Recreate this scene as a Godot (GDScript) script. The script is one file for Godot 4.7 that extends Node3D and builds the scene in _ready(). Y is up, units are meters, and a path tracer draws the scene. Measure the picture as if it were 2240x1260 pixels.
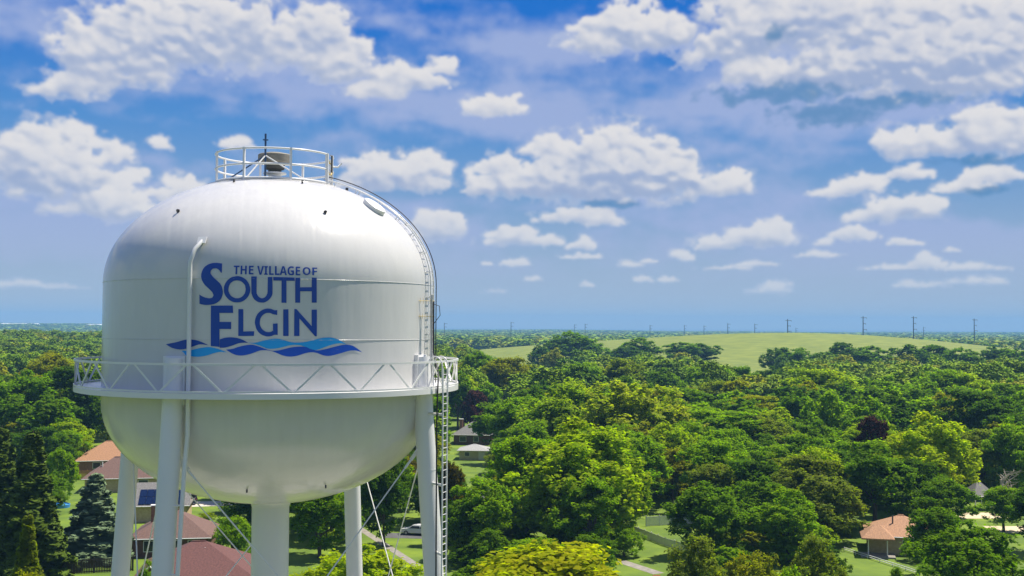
extends Node3D

const CAMERA_HEIGHT := 30.0
const TOWER := Vector3(-10.84, 0.0, -51.88)
const TOWER_TURN := 11.8
const TANK_RADIUS := 7.3
const SPRING := 31.9      # where the dome starts
const DOME := 4.85
const BOWL_TOP := 26.75
const BOWL := 4.6
const SUN_TOWARDS := Vector3(0.392, 0.898, -0.198)

# the painted sign: outlines on the shell, metres along the shell and up from the camera's height
const SIGN := [
	["letter", "navy", [Vector2(-2.01, 2.48), Vector2(-2.25, 2.51), Vector2(-2.49, 2.48), Vector2(-2.70, 2.36), Vector2(-2.81, 2.18), Vector2(-2.84, 1.98), Vector2(-2.79, 1.80), Vector2(-2.67, 1.63), Vector2(-2.50, 1.48), Vector2(-2.37, 1.35), Vector2(-2.32, 1.23), Vector2(-2.37, 1.14), Vector2(-2.49, 1.12), Vector2(-2.66, 1.15), Vector2(-2.81, 1.21), Vector2(-2.90, 1.27), Vector2(-2.89, 0.90), Vector2(-2.70, 0.86), Vector2(-2.49, 0.86), Vector2(-2.24, 0.91), Vector2(-2.04, 1.06), Vector2(-1.95, 1.30), Vector2(-1.97, 1.51), Vector2(-2.05, 1.68), Vector2(-2.22, 1.84), Vector2(-2.37, 1.98), Vector2(-2.45, 2.09), Vector2(-2.45, 2.20), Vector2(-2.37, 2.28), Vector2(-2.23, 2.29), Vector2(-2.10, 2.21), Vector2(-2.04, 2.12), Vector2(-2.00, 2.12)]],
	["letter", "navy", [Vector2(-0.85, 1.98), Vector2(-0.64, 1.98), Vector2(-0.64, 1.39), Vector2(-0.62, 1.29), Vector2(-0.57, 1.21), Vector2(-0.50, 1.15), Vector2(-0.43, 1.13), Vector2(-0.35, 1.15), Vector2(-0.28, 1.21), Vector2(-0.24, 1.29), Vector2(-0.22, 1.39), Vector2(-0.22, 1.96), Vector2(-0.04, 1.97), Vector2(-0.03, 1.40), Vector2(-0.04, 1.28), Vector2(-0.08, 1.18), Vector2(-0.15, 1.09), Vector2(-0.23, 1.02), Vector2(-0.33, 0.97), Vector2(-0.43, 0.96), Vector2(-0.53, 0.97), Vector2(-0.63, 1.01), Vector2(-0.72, 1.08), Vector2(-0.78, 1.17), Vector2(-0.82, 1.28), Vector2(-0.84, 1.39)]],
	["letter", "navy", [Vector2(-0.01, 1.97), Vector2(0.82, 1.96), Vector2(0.82, 1.83), Vector2(0.50, 1.83), Vector2(0.51, 0.96), Vector2(0.32, 0.96), Vector2(0.31, 1.83), Vector2(-0.01, 1.83)]],
	["letter", "navy", [Vector2(0.84, 1.95), Vector2(1.03, 1.96), Vector2(1.03, 1.58), Vector2(1.49, 1.59), Vector2(1.49, 1.97), Vector2(1.69, 1.97), Vector2(1.70, 0.98), Vector2(1.50, 0.98), Vector2(1.50, 1.43), Vector2(1.04, 1.42), Vector2(1.04, 0.97), Vector2(0.85, 0.97)]],
	["letter", "navy", [Vector2(-2.42, 0.83), Vector2(-1.55, 0.84), Vector2(-1.53, 0.55), Vector2(-2.07, 0.55), Vector2(-2.06, 0.20), Vector2(-1.60, 0.20), Vector2(-1.60, -0.08), Vector2(-2.06, -0.08), Vector2(-2.05, -0.78), Vector2(-2.40, -0.74)]],
	["letter", "navy", [Vector2(-1.33, 0.70), Vector2(-1.14, 0.70), Vector2(-1.13, -0.17), Vector2(-0.71, -0.16), Vector2(-0.72, -0.34), Vector2(-1.32, -0.35)]],
	["letter", "navy", [Vector2(0.16, 0.67), Vector2(0.05, 0.67), Vector2(-0.05, 0.71), Vector2(-0.15, 0.73), Vector2(-0.25, 0.73), Vector2(-0.35, 0.70), Vector2(-0.45, 0.65), Vector2(-0.53, 0.58), Vector2(-0.60, 0.50), Vector2(-0.65, 0.40), Vector2(-0.68, 0.29), Vector2(-0.69, 0.18), Vector2(-0.67, 0.07), Vector2(-0.64, -0.04), Vector2(-0.59, -0.14), Vector2(-0.52, -0.22), Vector2(-0.43, -0.29), Vector2(-0.34, -0.33), Vector2(-0.24, -0.36), Vector2(-0.13, -0.36), Vector2(-0.03, -0.34), Vector2(0.06, -0.30), Vector2(0.19, -0.30), Vector2(0.18, 0.15), Vector2(0.00, 0.14), Vector2(0.01, -0.15), Vector2(-0.01, -0.14), Vector2(-0.08, -0.18), Vector2(-0.17, -0.19), Vector2(-0.25, -0.18), Vector2(-0.33, -0.14), Vector2(-0.40, -0.08), Vector2(-0.45, -0.01), Vector2(-0.49, 0.08), Vector2(-0.50, 0.18), Vector2(-0.49, 0.28), Vector2(-0.46, 0.37), Vector2(-0.41, 0.45), Vector2(-0.34, 0.51), Vector2(-0.26, 0.55), Vector2(-0.18, 0.56), Vector2(-0.09, 0.55), Vector2(-0.01, 0.51), Vector2(0.16, 0.48)]],
	["letter", "navy", [Vector2(0.39, 0.70), Vector2(0.59, 0.71), Vector2(0.61, -0.34), Vector2(0.40, -0.34)]],
	["letter", "navy", [Vector2(0.82, 0.72), Vector2(0.90, 0.72), Vector2(1.51, 0.05), Vector2(1.50, 0.70), Vector2(1.71, 0.71), Vector2(1.72, -0.35), Vector2(1.65, -0.35), Vector2(1.02, 0.35), Vector2(1.03, -0.34), Vector2(0.82, -0.34)]],
	["wave", "navy", [Vector2(-4.37, -0.69), Vector2(-3.91, -0.61), Vector2(-3.50, -0.51), Vector2(-3.19, -0.50), Vector2(-2.89, -0.55), Vector2(-2.47, -0.72), Vector2(-2.67, -0.69), Vector2(-2.89, -0.69), Vector2(-3.14, -0.77), Vector2(-3.45, -0.86), Vector2(-3.72, -0.89), Vector2(-4.00, -0.85), Vector2(-4.20, -0.78)]],
	["wave", "navy", [Vector2(-2.04, -0.48), Vector2(-1.78, -0.41), Vector2(-1.46, -0.41), Vector2(-1.18, -0.48), Vector2(-0.93, -0.61), Vector2(-1.10, -0.61), Vector2(-1.30, -0.63), Vector2(-1.54, -0.72), Vector2(-1.81, -0.80), Vector2(-2.04, -0.81)]],
	["wave", "blue", [Vector2(-1.79, -0.88), Vector2(-1.53, -0.85), Vector2(-1.30, -0.77), Vector2(-0.99, -0.70), Vector2(-0.75, -0.69), Vector2(-0.48, -0.77), Vector2(-0.21, -0.87), Vector2(0.03, -0.92), Vector2(0.30, -0.89), Vector2(0.65, -0.80), Vector2(0.97, -0.76), Vector2(1.29, -0.77), Vector2(1.49, -0.85), Vector2(1.74, -0.91), Vector2(2.03, -0.87), Vector2(2.45, -0.77), Vector2(2.85, -0.69), Vector2(3.16, -0.70), Vector2(3.40, -0.80), Vector2(3.71, -1.00), Vector2(3.45, -0.93), Vector2(3.17, -0.92), Vector2(2.89, -0.98), Vector2(2.54, -1.07), Vector2(2.20, -1.13), Vector2(1.95, -1.09), Vector2(1.74, -1.01), Vector2(1.53, -0.98), Vector2(1.29, -1.01), Vector2(0.97, -1.11), Vector2(0.66, -1.15), Vector2(0.42, -1.11), Vector2(0.22, -1.03), Vector2(-0.01, -0.94), Vector2(-0.24, -0.90), Vector2(-0.48, -0.91), Vector2(-0.75, -1.01), Vector2(-0.98, -1.08), Vector2(-1.22, -1.11), Vector2(-1.45, -1.07), Vector2(-1.65, -0.97)]],
	["wave", "sky", [Vector2(-3.64, -0.94), Vector2(-3.32, -0.93), Vector2(-3.01, -0.86), Vector2(-2.67, -0.80), Vector2(-2.42, -0.79), Vector2(-2.09, -0.86), Vector2(-1.75, -0.99), Vector2(-2.01, -0.97), Vector2(-2.26, -1.02), Vector2(-2.58, -1.12), Vector2(-2.92, -1.17), Vector2(-3.22, -1.15), Vector2(-3.42, -1.13), Vector2(-3.52, -1.03)]],
	["wave", "sky", [Vector2(-0.95, -0.60), Vector2(-0.68, -0.61), Vector2(-0.37, -0.53), Vector2(-0.06, -0.46), Vector2(0.22, -0.45), Vector2(0.45, -0.51), Vector2(0.69, -0.58), Vector2(0.96, -0.60), Vector2(1.28, -0.57), Vector2(1.61, -0.49), Vector2(1.98, -0.41), Vector2(2.32, -0.40), Vector2(2.62, -0.48), Vector2(2.98, -0.67), Vector2(2.76, -0.63), Vector2(2.49, -0.65), Vector2(2.19, -0.73), Vector2(1.86, -0.85), Vector2(1.65, -0.89), Vector2(1.45, -0.84), Vector2(1.13, -0.72), Vector2(0.89, -0.69), Vector2(0.65, -0.71), Vector2(0.42, -0.77), Vector2(0.14, -0.83), Vector2(-0.17, -0.84), Vector2(-0.36, -0.77), Vector2(-0.60, -0.68), Vector2(-0.83, -0.63)]],
	["letter_o", "navy", [Vector2(-1.40, 1.99), Vector2(-1.29, 1.98), Vector2(-1.18, 1.94), Vector2(-1.08, 1.88), Vector2(-1.00, 1.80), Vector2(-0.94, 1.70), Vector2(-0.90, 1.59), Vector2(-0.88, 1.48), Vector2(-0.89, 1.36), Vector2(-0.93, 1.25), Vector2(-0.99, 1.15), Vector2(-1.07, 1.07), Vector2(-1.16, 1.01), Vector2(-1.27, 0.97), Vector2(-1.39, 0.96), Vector2(-1.39, 1.12), Vector2(-1.31, 1.13), Vector2(-1.24, 1.16), Vector2(-1.18, 1.20), Vector2(-1.13, 1.26), Vector2(-1.09, 1.32), Vector2(-1.07, 1.40), Vector2(-1.06, 1.47), Vector2(-1.07, 1.55), Vector2(-1.09, 1.63), Vector2(-1.13, 1.69), Vector2(-1.19, 1.75), Vector2(-1.25, 1.79), Vector2(-1.32, 1.81), Vector2(-1.40, 1.82)]],
	["letter_o", "navy", [Vector2(-1.39, 0.96), Vector2(-1.50, 0.97), Vector2(-1.61, 1.01), Vector2(-1.71, 1.07), Vector2(-1.79, 1.15), Vector2(-1.86, 1.25), Vector2(-1.90, 1.36), Vector2(-1.91, 1.47), Vector2(-1.90, 1.58), Vector2(-1.86, 1.69), Vector2(-1.80, 1.79), Vector2(-1.72, 1.87), Vector2(-1.62, 1.94), Vector2(-1.51, 1.97), Vector2(-1.40, 1.99), Vector2(-1.40, 1.82), Vector2(-1.47, 1.81), Vector2(-1.54, 1.79), Vector2(-1.61, 1.74), Vector2(-1.66, 1.69), Vector2(-1.70, 1.62), Vector2(-1.72, 1.55), Vector2(-1.73, 1.47), Vector2(-1.72, 1.39), Vector2(-1.69, 1.32), Vector2(-1.65, 1.25), Vector2(-1.60, 1.20), Vector2(-1.53, 1.16), Vector2(-1.46, 1.13), Vector2(-1.39, 1.12)]],
]
const WORDS := [
	["THE", -1.54, 2.06, -0.77, 2.40],
	["VILLAGE", -0.63, 2.05, 1.03, 2.40],
	["OF", 1.13, 2.07, 1.71, 2.38],
]
# clouds: azimuth, elevation of the base, width, height (degrees), thickness
const CLOUDS := [
	[-21.37, 10.58, 3.44, 1.38, 0.80],
	[-19.36, 11.47, 4.35, 2.52, 1.00],
	[-16.45, 12.31, 6.88, 3.21, 1.00],
	[-13.66, 13.12, 5.27, 3.44, 1.00],
	[-11.45, 12.59, 3.67, 2.29, 0.70],
	[-9.67, 13.54, 3.44, 2.52, 1.00],
	[-8.53, 12.06, 3.21, 2.52, 0.90],
	[-6.94, 11.34, 2.98, 1.03, 0.80],
	[-5.12, 11.83, 4.13, 1.26, 0.90],
	[-3.74, 12.52, 1.83, 0.80, 0.60],
	[-23.46, 6.36, 2.98, 2.98, 0.90],
	[-21.89, 6.02, 4.13, 2.98, 1.00],
	[-21.24, 8.59, 1.83, 1.15, 0.60],
	[-19.58, 6.55, 3.21, 1.03, 0.70],
	[-20.23, 8.34, 1.15, 0.69, 0.50],
	[-18.22, 5.10, 4.58, 1.38, 0.90],
	[-16.56, 6.03, 3.21, 1.15, 0.80],
	[-13.70, 8.66, 1.47, 0.64, 0.80],
	[-17.23, 8.50, 0.78, 0.64, 0.50],
	[-20.68, 5.22, 3.67, 0.92, 0.50],
	[-5.98, 6.88, 5.27, 1.72, 1.00],
	[-4.05, 7.47, 1.60, 1.38, 0.90],
	[-7.34, 6.74, 1.83, 0.92, 0.70],
	[-3.91, 4.34, 2.52, 1.42, 0.90],
	[-0.95, 7.73, 2.52, 1.03, 0.80],
	[4.34, 6.38, 9.17, 3.21, 1.00],
	[5.02, 7.28, 5.73, 2.52, 1.00],
	[0.90, 6.61, 5.50, 1.72, 0.95],
	[-1.63, 6.71, 2.06, 0.69, 0.70],
	[6.84, 6.37, 3.67, 2.75, 1.00],
	[10.22, 6.60, 3.44, 1.10, 0.90],
	[5.69, 13.63, 5.96, 2.18, 1.00],
	[4.09, 14.53, 2.52, 0.92, 0.80],
	[7.74, 13.81, 2.06, 1.38, 0.80],
	[-0.97, 10.62, 3.21, 1.05, 0.90],
	[10.89, 13.16, 4.35, 1.83, 1.00],
	[13.54, 13.48, 5.96, 2.98, 1.00],
	[15.71, 14.21, 5.50, 2.52, 1.00],
	[12.00, 11.82, 3.44, 1.83, 0.80],
	[17.81, 11.33, 6.88, 3.44, 1.00],
	[20.29, 11.39, 8.25, 4.35, 1.00],
	[22.89, 12.03, 5.50, 4.35, 1.00],
	[22.09, 10.95, 5.96, 1.83, 1.00],
	[15.27, 11.68, 4.58, 1.83, 0.70],
	[19.28, 13.96, 6.88, 2.52, 0.80],
	[21.67, 8.20, 7.79, 1.38, 1.00],
	[23.24, 8.11, 3.67, 2.06, 1.00],
	[19.23, 7.15, 2.06, 0.83, 0.90],
	[16.84, 6.52, 2.52, 1.05, 0.80],
	[15.46, 6.40, 1.83, 0.50, 0.60],
	[18.40, 5.24, 4.13, 1.15, 1.00],
	[21.65, 6.46, 2.75, 0.73, 0.80],
	[23.04, 6.83, 2.98, 0.78, 0.70],
	[11.76, 4.07, 4.81, 1.15, 0.95],
	[9.99, 3.95, 1.83, 0.64, 0.70],
	[16.72, 4.36, 2.38, 0.64, 0.90],
	[15.36, 4.11, 0.69, 0.46, 0.80],
	[18.97, 4.01, 1.70, 0.37, 0.80],
	[3.20, 5.29, 4.13, 0.78, 0.80],
	[4.68, 5.15, 2.06, 0.60, 0.70],
	[-0.01, 4.14, 2.75, 1.10, 0.95],
	[1.71, 4.14, 1.38, 0.60, 0.70],
	[3.54, 3.97, 1.51, 0.78, 0.90],
	[3.43, 3.51, 2.06, 0.32, 0.60],
	[0.11, 3.13, 1.42, 0.46, 0.80],
	[8.65, 3.41, 0.92, 0.60, 0.70],
	[12.09, 3.12, 1.93, 0.30, 0.70],
	[10.66, 2.95, 2.29, 0.28, 0.50],
	[6.85, 3.33, 0.87, 0.25, 0.70],
	[15.02, 3.52, 1.93, 0.41, 0.50],
	[19.82, 2.92, 1.83, 0.73, 0.90],
	[18.59, 2.89, 2.75, 0.32, 0.60],
	[22.02, 2.80, 3.21, 0.37, 0.50],
	[21.07, 3.67, 0.69, 0.23, 0.50],
	[6.51, 2.35, 1.01, 0.32, 0.50],
	[7.79, 2.35, 1.01, 0.32, 0.50],
	[12.63, 1.82, 2.06, 0.55, 0.35],
	[3.78, 2.09, 0.78, 0.30, 0.50],
	[19.81, 2.01, 2.52, 0.41, 0.40],
	[22.01, 2.16, 2.75, 0.41, 0.40],
	[1.14, 2.40, 0.87, 0.28, 0.45],
	[-1.27, 3.17, 0.64, 0.21, 0.60],
	[-23.57, 1.78, 2.52, 0.41, 0.40],
	[-21.41, 1.74, 2.29, 0.28, 0.30],
	[-0.92, 1.80, 1.38, 0.21, 0.30],
	[5.94, 3.08, 1.38, 0.46, 0.30],
]
const CLOUD_BASES := [
	[15.26, 10.38, 5.50, 1.38],
	[13.10, 11.45, 6.42, 1.01],
	[18.43, 10.83, 6.88, 0.92],
	[5.02, 6.22, 4.35, 0.55],
	[22.46, 7.90, 3.90, 0.60],
	[22.84, 6.52, 2.52, 0.46],
	[12.89, 14.26, 1.60, 1.03],
]
# trees: form, foliage, x, z, height of the top, crown radius, label
const TREES := [
	["broad", "mid", -109.4, -255.0, 21.1, 9.2, "big mid green broadleaf tree at the picture edge beside the tower"],
	["broad", "dark", -101.0, -265.0, 21.2, 8.5, "dark broadleaf tree rising over the orange roofed house"],
	["broad", "olive", -133.0, -330.0, 22.5, 9.9, "olive green broadleaf tree behind the two big ones beside the tower"],
	["broad", "dark", -105.8, -300.0, 14.7, 5.4, "dark tree half hidden by the bowl of the tank above the street"],
	["spruce", "darkspruce", -57.5, -138.0, 18.0, 5.9, "tall dark spruce at the picture edge, beside the blue spruce"],
	["spruce", "darkspruce", -66.6, -150.0, 17.5, 5.7, "dark spruce cut by the picture edge behind the tall one"],
	["spruce", "yellowspruce", -41.1, -98.0, 14.5, 2.9, "young yellowish spruce in front of the tall dark spruce"],
	["shrub", "olive", -36.1, -86.0, 12.6, 2.9, "olive shrub at the bottom corner under the yellowish spruce"],
	["shrub", "bright", -32.6, -84.0, 12.7, 1.8, "bright green shrub top before the dark board fence"],
	["spruce", "blue", -53.5, -148.0, 11.5, 5.8, "blue spruce with bare lower trunk on the lawn before the tower leg"],
	["oval", "bright", -76.7, -195.0, 9.1, 3.1, "small light green tree between tall dark spruce and orange roof"],
	["broad", "mid", -74.2, -185.0, 6.0, 3.3, "mid green small tree behind the blue spruce beside the round pool"],
	["shrub", "bright", -36.1, -150.0, 6.6, 2.9, "rounded green shrub tree on the lawn beside the driveway"],
	["broad", "dark", -35.9, -166.0, 8.9, 5.0, "dark tree standing behind the wide centre column"],
	["broad", "mid", -24.9, -150.0, 9.6, 4.5, "dense leafy tree between the centre column and thin back leg"],
	["broad", "yellow", -14.9, -110.0, 9.9, 5.7, "yellow green round tree under the bracing rods"],
	["broad", "darkbrown", -19.7, -190.0, 9.8, 5.7, "dark tree shading the parked white car"],
	["broad", "dark", -17.4, -158.0, 11.9, 3.6, "dark small tree before the parked white car"],
	["broad", "dark", -10.7, -173.0, 10.6, 4.2, "dark tree behind the foot of the ladder"],
	["broad", "darkbrown", -8.2, -160.0, 11.5, 2.2, "brownish tree beside the ladder in front of the garage"],
	["broad", "mid", -6.4, -150.0, 7.9, 3.0, "low green tree right beside the foot of the ladder"],
	["maple", "lime", 9.9, -158.0, 18.1, 9.8, "large lime green maple, the biggest crown in the scene"],
	["maple", "bright", 2.4, -164.0, 15.2, 6.2, "bright green maple touching the large lime maple on the tower side"],
	["maple", "bright", -3.5, -150.0, 10.5, 4.5, "lower green maple between the ladder and the large lime maple"],
	["maple", "lime", 15.7, -162.0, 12.9, 3.4, "lime maple limb tree over the lawn by the white fence"],
	["broad", "gold", 3.1, -90.0, 13.3, 9.7, "wide golden yellow crown along the bottom edge"],
	["silver", "silver", 25.8, -230.0, 19.7, 11.5, "silvery wind tossed maple behind the large lime maple"],
	["silver", "silver2", 12.0, -238.0, 18.7, 10.9, "green silver maple next to the wind tossed one, nearer the tower"],
	["silver", "lime", 28.6, -205.0, 13.3, 5.7, "lime silver maple with hanging edge above the pale house"],
	["locust", "bright", 44.3, -238.0, 14.7, 9.0, "flat topped bright locust tree with fan shaped layers"],
	["locust", "olive", 59.3, -285.0, 14.8, 6.8, "yellowish locust crown just beyond the flat topped locust"],
	["broad", "mid", 45.2, -305.0, 14.5, 9.2, "rounded mid green tree beyond the silvery maple"],
	["broad", "grey", 59.4, -330.0, 15.4, 7.9, "greyish green tree below the grassy hill"],
	["broad", "dark", 37.3, -176.0, 11.7, 6.0, "dark green tree beside the pale house and the white fence"],
	["broad", "mid", 32.1, -164.0, 7.8, 3.3, "small green tree below the dark one by the white fence"],
	["oval", "bright", 52.2, -204.0, 11.9, 6.9, "bright green pointed tree in front of the dark hollow"],
	["broad", "bright", 60.5, -198.0, 13.0, 7.5, "bright broad tree in front of the purple leaved one"],
	["broad", "grey", 44.6, -162.0, 9.5, 5.8, "grey green tree with a dark trunk over the porch roof"],
	["broad", "olive", 42.8, -180.0, 9.4, 4.3, "olive tree between the dark tree and the bright pointed one"],
	["maple", "yellow", 67.6, -186.0, 17.1, 7.8, "yellow maple with orange tinged top beside the purple tree"],
	["broad", "dark", 61.8, -176.0, 10.6, 4.6, "dark tree under the yellow maple"],
	["broad", "mid", 62.4, -166.0, 8.8, 5.0, "mid green tree behind the tan roofed house"],
	["broad", "mid", 46.7, -116.0, 11.3, 5.8, "broad leafy tree filling the bottom corner beyond the tan house"],
	["broad", "bright", 73.7, -172.0, 6.9, 3.8, "light green small tree beside the bare branches"],
	["broad", "dark", 99.8, -245.0, 17.5, 9.3, "tall dark tree with deep shade below, near the picture edge"],
	["broad", "bright", 90.2, -205.0, 15.2, 5.3, "bright leafy tree at the picture edge above the bare branches"],
	["bare", "bark", 78.0, -182.0, 9.7, 3.3, "dead tree with pale bare branches"],
	["broad", "lime", 90.3, -332.0, 19.0, 12.6, "large lime tree below the grassy hill"],
	["broad", "mid", 102.4, -305.0, 18.8, 10.4, "wide mid green tree next to the large lime tree"],
	["broad", "bright", 125.9, -335.0, 19.0, 10.1, "rounded bright tree in the row under the far dark belt"],
	["broad", "lime", 131.9, -330.0, 18.0, 7.9, "lime tree beside the rounded bright one under the far dark belt"],
	["broad", "bright", 135.0, -310.0, 18.2, 7.4, "bright green tree at the picture edge under the far dark belt"],
	["broad", "dark", 139.2, -600.0, 21.8, 8.4, "first dark tree of the belt at the foot of the hill"],
	["broad", "mid", 149.1, -590.0, 21.0, 10.6, "mid green tree second in the belt at the hill foot"],
	["broad", "dark", 176.9, -610.0, 23.8, 11.0, "darkest tree of the belt at the hill foot"],
	["broad", "dark", 157.7, -580.0, 19.9, 10.4, "low dark tree before the darkest one in the hill belt"],
	["broad", "mid", 190.7, -600.0, 22.0, 12.0, "mid green belt tree past the darkest one at the hill"],
	["broad", "dark", 208.7, -600.0, 23.1, 10.8, "round dark belt tree in the middle of the hill foot"],
	["broad", "dark", 226.8, -610.0, 23.5, 12.2, "tallest belt tree under the second power pole"],
	["broad", "mid", 233.5, -590.0, 21.5, 10.6, "green belt tree below the last power pole"],
	["oval", "dark", 250.7, -600.0, 22.1, 8.4, "narrow dark belt tree near the tan sheds"],
	["broad", "mid", 259.5, -590.0, 22.1, 10.6, "belt tree at the picture edge under the tan sheds"],
	["broad", "mid", 37.1, -700.0, 28.7, 15.4, "tallest tree on the meadow edge below the cell tower"],
	["broad", "dark", 26.4, -690.0, 23.7, 11.0, "dark tree leaning on the tallest meadow edge tree"],
	["broad", "mid", 48.4, -690.0, 23.0, 11.0, "shorter tree on the hill side of the tallest meadow tree"],
	["oval", "dark", 16.0, -660.0, 20.5, 7.9, "narrow dark tree on the meadow edge nearest the tower"],
	["broad", "mid", 76.3, -690.0, 25.1, 12.4, "round tree on the hill slope between the two clumps"],
	["broad", "dark", 65.4, -680.0, 20.2, 9.5, "small tree beside the round hill slope tree"],
	["broad", "mid", 98.5, -680.0, 22.5, 13.6, "wide tree of the clump on the hill slope"],
	["broad", "dark", 113.2, -690.0, 21.9, 12.4, "dark tree ending the clump on the hill slope"],
	["broad", "bright", 23.5, -390.0, 19.0, 9.4, "pale green tree in the row below the meadow trees"],
	["broad", "grey", 38.3, -390.0, 20.2, 9.4, "grey green tree in the row below the hill slope clump"],
	["broad", "mid", 51.0, -380.0, 18.2, 8.4, "mid green tree beneath the wide slope tree"],
	["broad", "bright", 66.3, -390.0, 18.5, 9.4, "bright tree below the end of the slope clump"],
	["broad", "mid", 80.0, -400.0, 17.4, 8.0, "mid green tree below the bare grass of the hill"],
	["broad", "dark", 94.1, -420.0, 17.7, 7.6, "dark tree where the belt meets the hill grass"],
	["broad", "mid", -12.2, -410.0, 21.9, 9.0, "mid green tree just beyond the balcony end"],
	["broad", "olive", -2.3, -400.0, 20.2, 9.6, "olive tree between the balcony and the meadow"],
	["broad", "yellow", -14.3, -345.0, 16.7, 5.5, "yellow lime tree beside the balcony end"],
	["broad", "purple", -10.2, -325.0, 12.7, 4.5, "purple leaved tree beside the ladder"],
	["broad", "bright", 0.9, -255.0, 15.0, 6.6, "bright tree over the grey roofed house"],
	["broad", "mid", 5.4, -262.0, 15.5, 6.8, "mid green tree between the grey roofed house and silver maple"],
	["broad", "purple", 62.6, -198.0, 15.5, 3.3, "purple leaved tree beside the yellow maple"],
	["shrub", "grey", 18.6, -116.0, 10.0, 3.5, "grey green willow shrub by the white fence end"],
	["shrub", "olive", 23.9, -113.0, 9.8, 3.4, "olive shrub along the bottom next to the grey willow"],
	["shrub", "grey", 31.6, -119.0, 9.5, 3.1, "dull green shrub before the dark roofed shed"],
	["shrub", "olive", 19.9, -104.0, 9.3, 2.5, "brownish green shrub low at the bottom edge"],
	["shrub", "bright", 25.3, -103.0, 9.4, 2.3, "light green shrub at the bottom between two dull ones"],
	["shrub", "grey", 30.3, -104.0, 9.3, 2.3, "feathery shrub at the bottom edge by the bright lawn"],
	["shrub", "mid", 39.5, -118.0, 6.2, 1.4, "small round bush on the bright lawn"],
	["shrub", "bright", 52.9, -150.0, 3.1, 2.1, "bush against the wall of the tan house"],
	["broad", "mid", 51.1, -139.0, 8.8, 3.6, "leafy tree covering the end of the tan roof"],
	["shrub", "yellow", -47.4, -180.0, 1.1, 1.4, "yellow flowering bush beside the driveway"],
	["shrub", "mid", -2.4, -143.0, 5.5, 3.1, "green bush under the lower maple beside the ladder"],
	["shrub", "bright", 3.5, -141.0, 5.3, 3.7, "bright bush under the large lime maple on the tower side"],
	["shrub", "mid", 10.0, -141.0, 5.1, 3.7, "dark green bush under the middle of the large lime maple"],
	["shrub", "bright", 15.0, -152.0, 4.6, 2.4, "bush at the lawn corner under the large lime maple"],
	["oval", "bright", -37.2, -118.0, 6.2, 1.2, "small green tree under the gable of the dark red roof"],
]
# power poles: x, z, height of the top, arms, label
const POLES := [
	[361.9, -1500.0, 44.2, 4, "first tall power pole past the top of the hill"],
	[460.9, -1500.0, 48.4, 4, "second tall power pole, above the hill crest"],
	[548.0, -1560.0, 49.5, 4, "third tall power pole, above the far side of the hill"],
	[655.2, -1620.0, 47.4, 4, "last tall power pole, over the dark belt"],
	[415.5, -2200.0, 42.4, 2, "short pole just before the tall ones"],
	[456.8, -2150.0, 41.5, 2, "short pole beside the first tall pole"],
	[-1.5, -2300.0, 43.4, 2, "thin pole beyond the meadow nearest the tower"],
	[160.3, -2500.0, 41.4, 2, "thin pole past the cell tower"],
	[302.3, -2500.0, 39.2, 2, "thin pole above the meadow tree clump"],
	[392.3, -2600.0, 40.0, 2, "thin pole where the hill begins"],
	[437.0, -2600.0, 39.2, 2, "thin pole over the hill slope"],
	[-135.7, -2300.0, 40.9, 2, "thin pole showing beside the tank ladder"],
	[936.0, -2600.0, 38.6, 2, "tiny pole behind the third tall power pole"],
	[695.6, -2800.0, 35.4, 2, "tiny pole behind the first tall power pole"],
	[148.3, -2700.0, 41.1, 2, "tiny pole touching the cell tower"],
]

var mats := {}
var taken := {}
var rng := RandomNumberGenerator.new()
var crowns := {}
var trunks := {}
var tower: Node3D


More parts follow.
